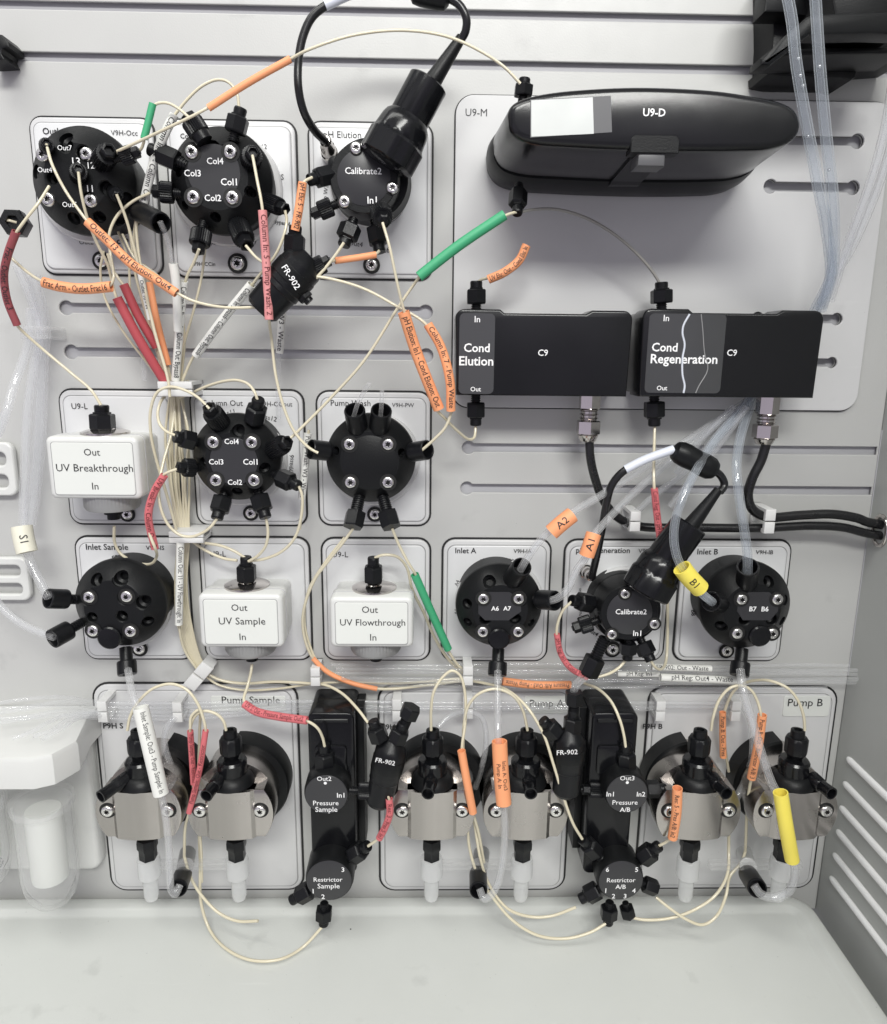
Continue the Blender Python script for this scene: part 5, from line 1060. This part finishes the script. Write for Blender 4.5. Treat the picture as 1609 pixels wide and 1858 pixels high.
for h_, pts in zip(sorted(hs, key=lambda o: o['label']), ([(1452, 137, .098), (1449, 106, .1), (1457, 155, .098), (1466, 247, .094)], [(1487, 120, .1), (1504, 308, .09)])):
    for q in pts:
        c = U(*q); rr = 3.2*pxm(c)
        obj('air_bubble', xf(lathe([(.0001, -rr), (rr*.7, -rr*.7), (rr, 0), (rr*.7, rr*.7), (.0001, rr)], 10), frame(c, (0, -1, 0))), 'screw', h_, smooth=60)
# ---- cables
def cable(label, pts, r, d=.03, m='cable', group='black cables'):
    return tube(label, pts, m, r, d, cat='cable', group=group, name='cable', sides=16)
cable('black sensor cable from Cond Elution along the wall to the right', [(1069, 798, .026), (1071, 830, .026), (1080, 870, .024), (1096, 910, .022), (1122, 940, .020), (1160, 955), (1250, 957), (1380, 958), (1470, 954), (1530, 957), Vector((XS-.012, -.017, U(1575, 968, .018).z)), Vector((XS+.003, -.016, U(1590, 974, .018).z))], 8, .018)
cable('black sensor cable from Cond Regeneration bending right under the white clip', [(1391, 802, .026), (1381, 835, .026), (1364, 870, .026), (1357, 900, .024), (1366, 925, .022), (1392, 938, .020), (1450, 935), (1510, 933), (1555, 940), Vector((XS-.012, -.016, U(1578, 948, .018).z)), Vector((XS+.003, -.015, U(1590, 955, .018).z))], 8.5, .018)
c_ = cable('black probe cable with a pale sleeve looping out of the top of the frame', [(590, 256, .032), (570, 236, .045), (552, 205, .055), (542, 165, .06), (541, 115, .06), (550, 65, .06), (567, 30, .06), (595, 8, .06), (640, -12, .06), (700, -22, .06), (745, -14, .06), (800, -8, .06), (832, 8, .06), (846, 34, .06), (844, 58, .058), (834, 75, .055)], 7.5)
g = cr([U(*p, .0605) for p in ((590, 10), (640, -12), (700, -23), (740, -15))], 8); obj('pale_sleeve', sweep(g, 8.8*pxm(g[0]), 18), 'wsleeve', c_, smooth=60)
a, b = U(745, -14, .06), U(815, 2, .06); k = pxm(a)
obj('ferrite_bead', xf(lathe([(9*k, 0), (17*k, .002), (19*k, .006), (19*k, (b-a).length-.006), (17*k, (b-a).length-.002), (8*k, (b-a).length)], 28), frame(a, b-a)), 'black', c_, smooth=40)
c_ = cable('black probe cable with a pale sleeve and black bead, above the pH regeneration cell', [(1073, 1048, .028), (1082, 1010, .035), (1092, 960, .04), (1100, 915, .045), (1110, 880, .048), (1130, 856, .05), (1170, 834, .05), (1220, 818, .05), (1262, 834, .05), (1290, 850, .05), (1308, 864, .05), (1314, 880, .05), (1306, 893, .052)], 7)
g = cr([U(*p, .0505) for p in ((1134, 852), (1170, 834), (1222, 815))], 8); obj('pale_sleeve', sweep(g, 8*pxm(g[0]), 18), 'wsleeve', c_, smooth=60)
a, b = U(1222, 815, .05), U(1300, 856, .05); k = pxm(a); Lb = (b-a).length
obj('ferrite_bead', xf(lathe([(9*k, 0), (17*k, .0015), (21*k, .005), (22*k, Lb*.3), (20.5*k, Lb*.5), (22*k, Lb*.7), (21*k, Lb-.005), (16*k, Lb-.0015), (8*k, Lb)], 28), frame(a, b-a)), 'black', c_, smooth=40)
# grommet
gq = Vector((XS-.0006, -.0155, U(1588, 963, .0155).z))
ring_ = [gq+Vector((0, -.0085*math.cos(t), .0115*math.sin(t))) for t in [2*PI*i/32 for i in range(33)]]
tag(obj('cable_grommet', sweep(ring_, .0016, 10), 'chrome', smooth=60), 'shiny oval grommet at the right edge where both black cables leave', 'grommet')
# ---- clips
def clip(label, px, py, w_, h_, rot=0, dep=.012, mt='clip', split=True):
    c = U(px, py, dep); k = pxm(c); W = w_*k/2; H = h_*k/2; ca, sa = math.cos(R(rot)), math.sin(R(rot))
    def rb(x0, x1, z0, z1, d0, d1):
        V, F = box(x0, x1, d0, d1, z0, z1, .0006)
        return [Vector((c.x+v[0]*ca-v[2]*sa, v[1], c.z+v[0]*sa+v[2]*ca)) for v in V], F
    gs = [rb(-W*.9, W*.9, -H*1.0, -H*.93+.002, .001, dep), rb(-W*.9, W*.9, H*.93-.002, H, .001, dep), rb(-W*.9, W*.9, -H, H, .0008, .003),
          rb(-W, W, -H*1.02, -H*.06, dep-.002, dep+.0012), rb(-W, W, H*.06, H*1.02, dep-.002, dep+.0012)]
    return tag(obj('tube_clip', join(*gs), mt, smooth=25), label, 'clip', 'small pale tube clips')
clip('wide pale clip holding the tube bundle between UV Breakthrough and Column Out', 318, 706, 62, 26, 0, .030)
clip('pale clip round the tube bundle above the upright white label', 338, 975, 62, 20, 0, .026)
clip('tilted pale clip at the foot of the upright tube bundle', 360, 1227, 24, 56, -40, .016)
clip('pale clip left of the orange-brown label below UV Flowthrough', 572, 1228, 17, 34, 0, .020)
clip('pale clip below the green label, left of the inlet A nut', 849, 1226, 18, 36, 0, .022)
clip('pale clip above the P9H A print', 720, 1289, 17, 42, 0, .020)
clip('pale clip high on the plate right of the third pump nut', 849, 1285, 18, 40, 0, .020)
clip('leftmost pale clip, by the P9H S print', 186, 1291, 17, 40, 0, .022)
clip('pale clip between the leftmost two pump nuts', 322, 1292, 17, 38, 0, .020)
clip('pale clip by the P9H B print', 1198, 1290, 17, 38, 0, .018)
clip('pale clip behind the hose between the two right pumps', 1335, 1290, 17, 38, 0, .018)
clip('white clip on the black cables below Cond Regeneration', 1396, 946, 19, 44, 0, .026)
clip('white clip on the black cable right of the A1 tag', 1152, 946, 19, 36, 0, .026)
clip('translucent clip at the far left around the clear hoses', 62, 604, 50, 22, 0, .028, 'film')
# ================================================================ left: filter housings and hooks
def housing(label, cx, r_px, ytop, ybot, lab):
    dH = .050
    c = U(cx, 1440, dH); k = pxm(c); r = r_px*k
    z0 = U(cx, ybot, dH).z; z1 = U(cx, ytop, dH).z
    root = empty('filter_housing', (c.x, c.y, z0), label, 'filter', 'clear filter tubes under the white cap')
    H = z1-z0
    obj('clear_bowl', xf(lathe([(.001, 0), (r*.35, .001), (r*.62, .004), (r*.85, .011), (r*.95, .020), (r, .030), (r, H), (r*.92, H), (r*.92, .030), (r*.85, .020), (r*.5, .007)], 40), frame(Vector((c.x, c.y, z0)), (0, 0, 1))), 'film', root, smooth=50)
    obj('white_core', xf(lathe([(r*.3, .022), (r*.62, .024), (r*.64, .028), (r*.64, H*.90), (r*.6, H*.93)], 36), frame(Vector((c.x, c.y, z0)), (0, 0, 1))), 'sticker', root, smooth=40)
    obj('collar', xf(lathe([(r*1.05, H-.004), (r*1.1, H-.002), (r*1.1, H+.003), (r*1.0, H+.004)], 40), frame(Vector((c.x, c.y, z0)), (0, 0, 1))), 'film', root, smooth=40)
    return root
h1 = housing('clear filter tube with a white core hanging under the white cap at lower left', 74, 50, 1455, 1640, 1)
h2 = housing('clear filter tube cut off by the left edge, small print on its side', -52, 52, 1455, 1610, 0)
lx = U(-4, 1560, .07)
letter(h2, 'max 20 bar\nmax 60°C\n0.5 µm', -2, 1565, .075, 26, 'ktext', rot=62, bold=0)
# cap body
mb = empty('filter_manifold', U(60, 1400, .0), 'smooth white rounded cap block above the clear filter tubes at the left edge', 'filter manifold')
x1_ = U(112, 1400, .075).x; x2_ = U(163, 1315, .02).x
zt_ = U(60, 1376, .080).z; zb_ = U(60, 1432, .080).z
P = [(XL+.25, -.000), (x2_, -.000), (x2_, -.022), (x1_+.003, -.055), (x1_, -.062), (x1_-.006, -.074), (x1_-.018, -.080), (XL+.25, -.080)]
P = [(a, b) for a, b in P][::-1]
Pz = lambda Q, z: [(a, b, z) for a, b in Q]
obj('cap', loft([Pz(inset(P, -.0), zb_), Pz(P, zb_+.0005), Pz(P, zt_-.004), Pz([(a, b) for a, b in inset(P, -.0012 if False else .0012)], zt_-.001), Pz(inset(P, .004), zt_)]), 'white', mb, smooth=30)
a = rect_of(-40, 1305, 182, 1560)
obj('back_bracket', slab(rrect(a[0], a[1], a[2], a[3], .008, 5), .001, .014, .004), 'white', mb, smooth=40)
# hooks
def hook(label, y0, y1, xr):
    a = U(-40, (y0+y1)/2, .0075); b = U(xr, (y0+y1)/2, .0075); zt = U(10, y0, .0075).z; zb = U(10, y1, .0075).z
    k = pxm(b); x1 = b.x; x0 = a.x; H = zt-zb; w = 17*k
    rr = w*.5
    def arc(cx, cz, a0, a1, r_, n=6): return [(cx+r_*math.cos(R(a0+(a1-a0)*i/n)), cz+r_*math.sin(R(a0+(a1-a0)*i/n))) for i in range(n+1)]
    P = [(x0, zb)]+arc(x1-w*.9, zb+w*.9, -90, 0, w*.9)+arc(x1-w*.9, zt-w*.9, 0, 90, w*.9)+arc(x1-w*1.6, zt-w*1.1, 90, 180, w*1.1)+[(x1-w*2.7, zb+H*.55), (x0, zb+H*.55), (x0, zb+H*.45), (x1-w*2.1, zb+H*.45)]
    P = P+[(x1-w*1.9, zb+H*.3), (x1-w*2.4, zb+H*.22), (x0, zb+H*.22)]
    # open hook: outer body with a slot
    outer = [(x0, zb)]+arc(x1-w*.9, zb+w*.9, -90, 0, w*.9)+arc(x1-w*.9, zt-w*.9, 0, 90, w*.9)+[(x0, zt)]
    s1 = rrect(x0+.001, zt-H*.43, x1-w*.85, zt-H*.18, H*.10, 5) 
    s2 = rrect(x0+.001, zb+H*.15, x1-w*.85, zb+H*.40, H*.10, 5)
    o = curve_slab('tube_hook', [outer], [s1, s2], .002, .0075, 'white', .0015)
    return tag(o, label, 'hook', 'white tube hooks at the left edge')
hook('upper white slotted tube hook at the far left edge', 803, 900, 26)
hook('lower white slotted tube hook at the far left edge, near the inlet sample valve', 1012, 1090, 52)
# ================================================================ top right black holder, top left black stub
bh = empty('hose_holder', U(1500, 60, 0), 'black plastic hose holder bracket in the upper right corner', 'bracket')
def pslab(name, pts, d0, d1, m='black', bev=.0015):
    P = [((q := U(x_, y_, d1)).x, q.z) for x_, y_ in pts]
    s = sum(P[i-1][0]*P[i][1]-P[i][0]*P[i-1][1] for i in range(len(P)))
    if s < 0: P = P[::-1]
    return obj(name, slab(P, d0, d1, bev, 2), m, bh, smooth=25)
pslab('rear_plate', [(1402, -60), (1640, -60), (1640, 112), (1558, 118), (1552, 140), (1545, 145), (1525, 141), (1420, 139), (1393, 134), (1392, 118), (1400, 112), (1403, 60)], .001, .030)
pslab('side_arm', [(1386, 22), (1398, -60), (1470, -60), (1470, 30), (1420, 22)], .028, .045)
pslab('front_arm', [(1392, 107), (1430, 60), (1465, 30), (1475, 26), (1510, 24), (1640, 20), (1640, 62), (1580, 60), (1505, 62), (1470, 62), (1440, 85), (1398, 118), (1381, 117), (1381, 105)], .072, .085)
pslab('neck_block', [(1500, -60), (1640, -60), (1640, 56), (1520, 56)], .028, .074)
pslab('lower_rib', [(1400, 88), (1640, 84), (1640, 96), (1396, 102)], .030, .060)
pslab('top_arm', [(1505, -60), (1640, -60), (1640, 12), (1520, 14)], .030, .070)
st_ = [U(x_, y_, .02) for x_, y_ in ((-30, 58), (2, 62), (15, 76), (16, 86), (4, 88), (2, 96), (8, 108), (-30, 110))]
P = [(q.x, q.z) for q in st_]
s = sum(P[i-1][0]*P[i][1]-P[i][0]*P[i-1][1] for i in range(len(P)))
if s < 0: P = P[::-1]
tag(obj('holder_stub', slab(P, .001, .020, .001, 2), 'black', smooth=25), 'small black bracket end poking in at the upper left edge', 'bracket')
# small screws on plates without a module of their own are done; gentle wear specks on the tray
tag(obj('tray_speck', xf(lathe([(.0006, 0), (.0005, .0003), (.0001, .0004)], 8), frame(Z(636, 1686, zt-.0042), (0, 0, 1))), 'dark', smooth=0), 'tiny dark crumb on the pale tray under the Restrictor Sample disc', 'crumb')
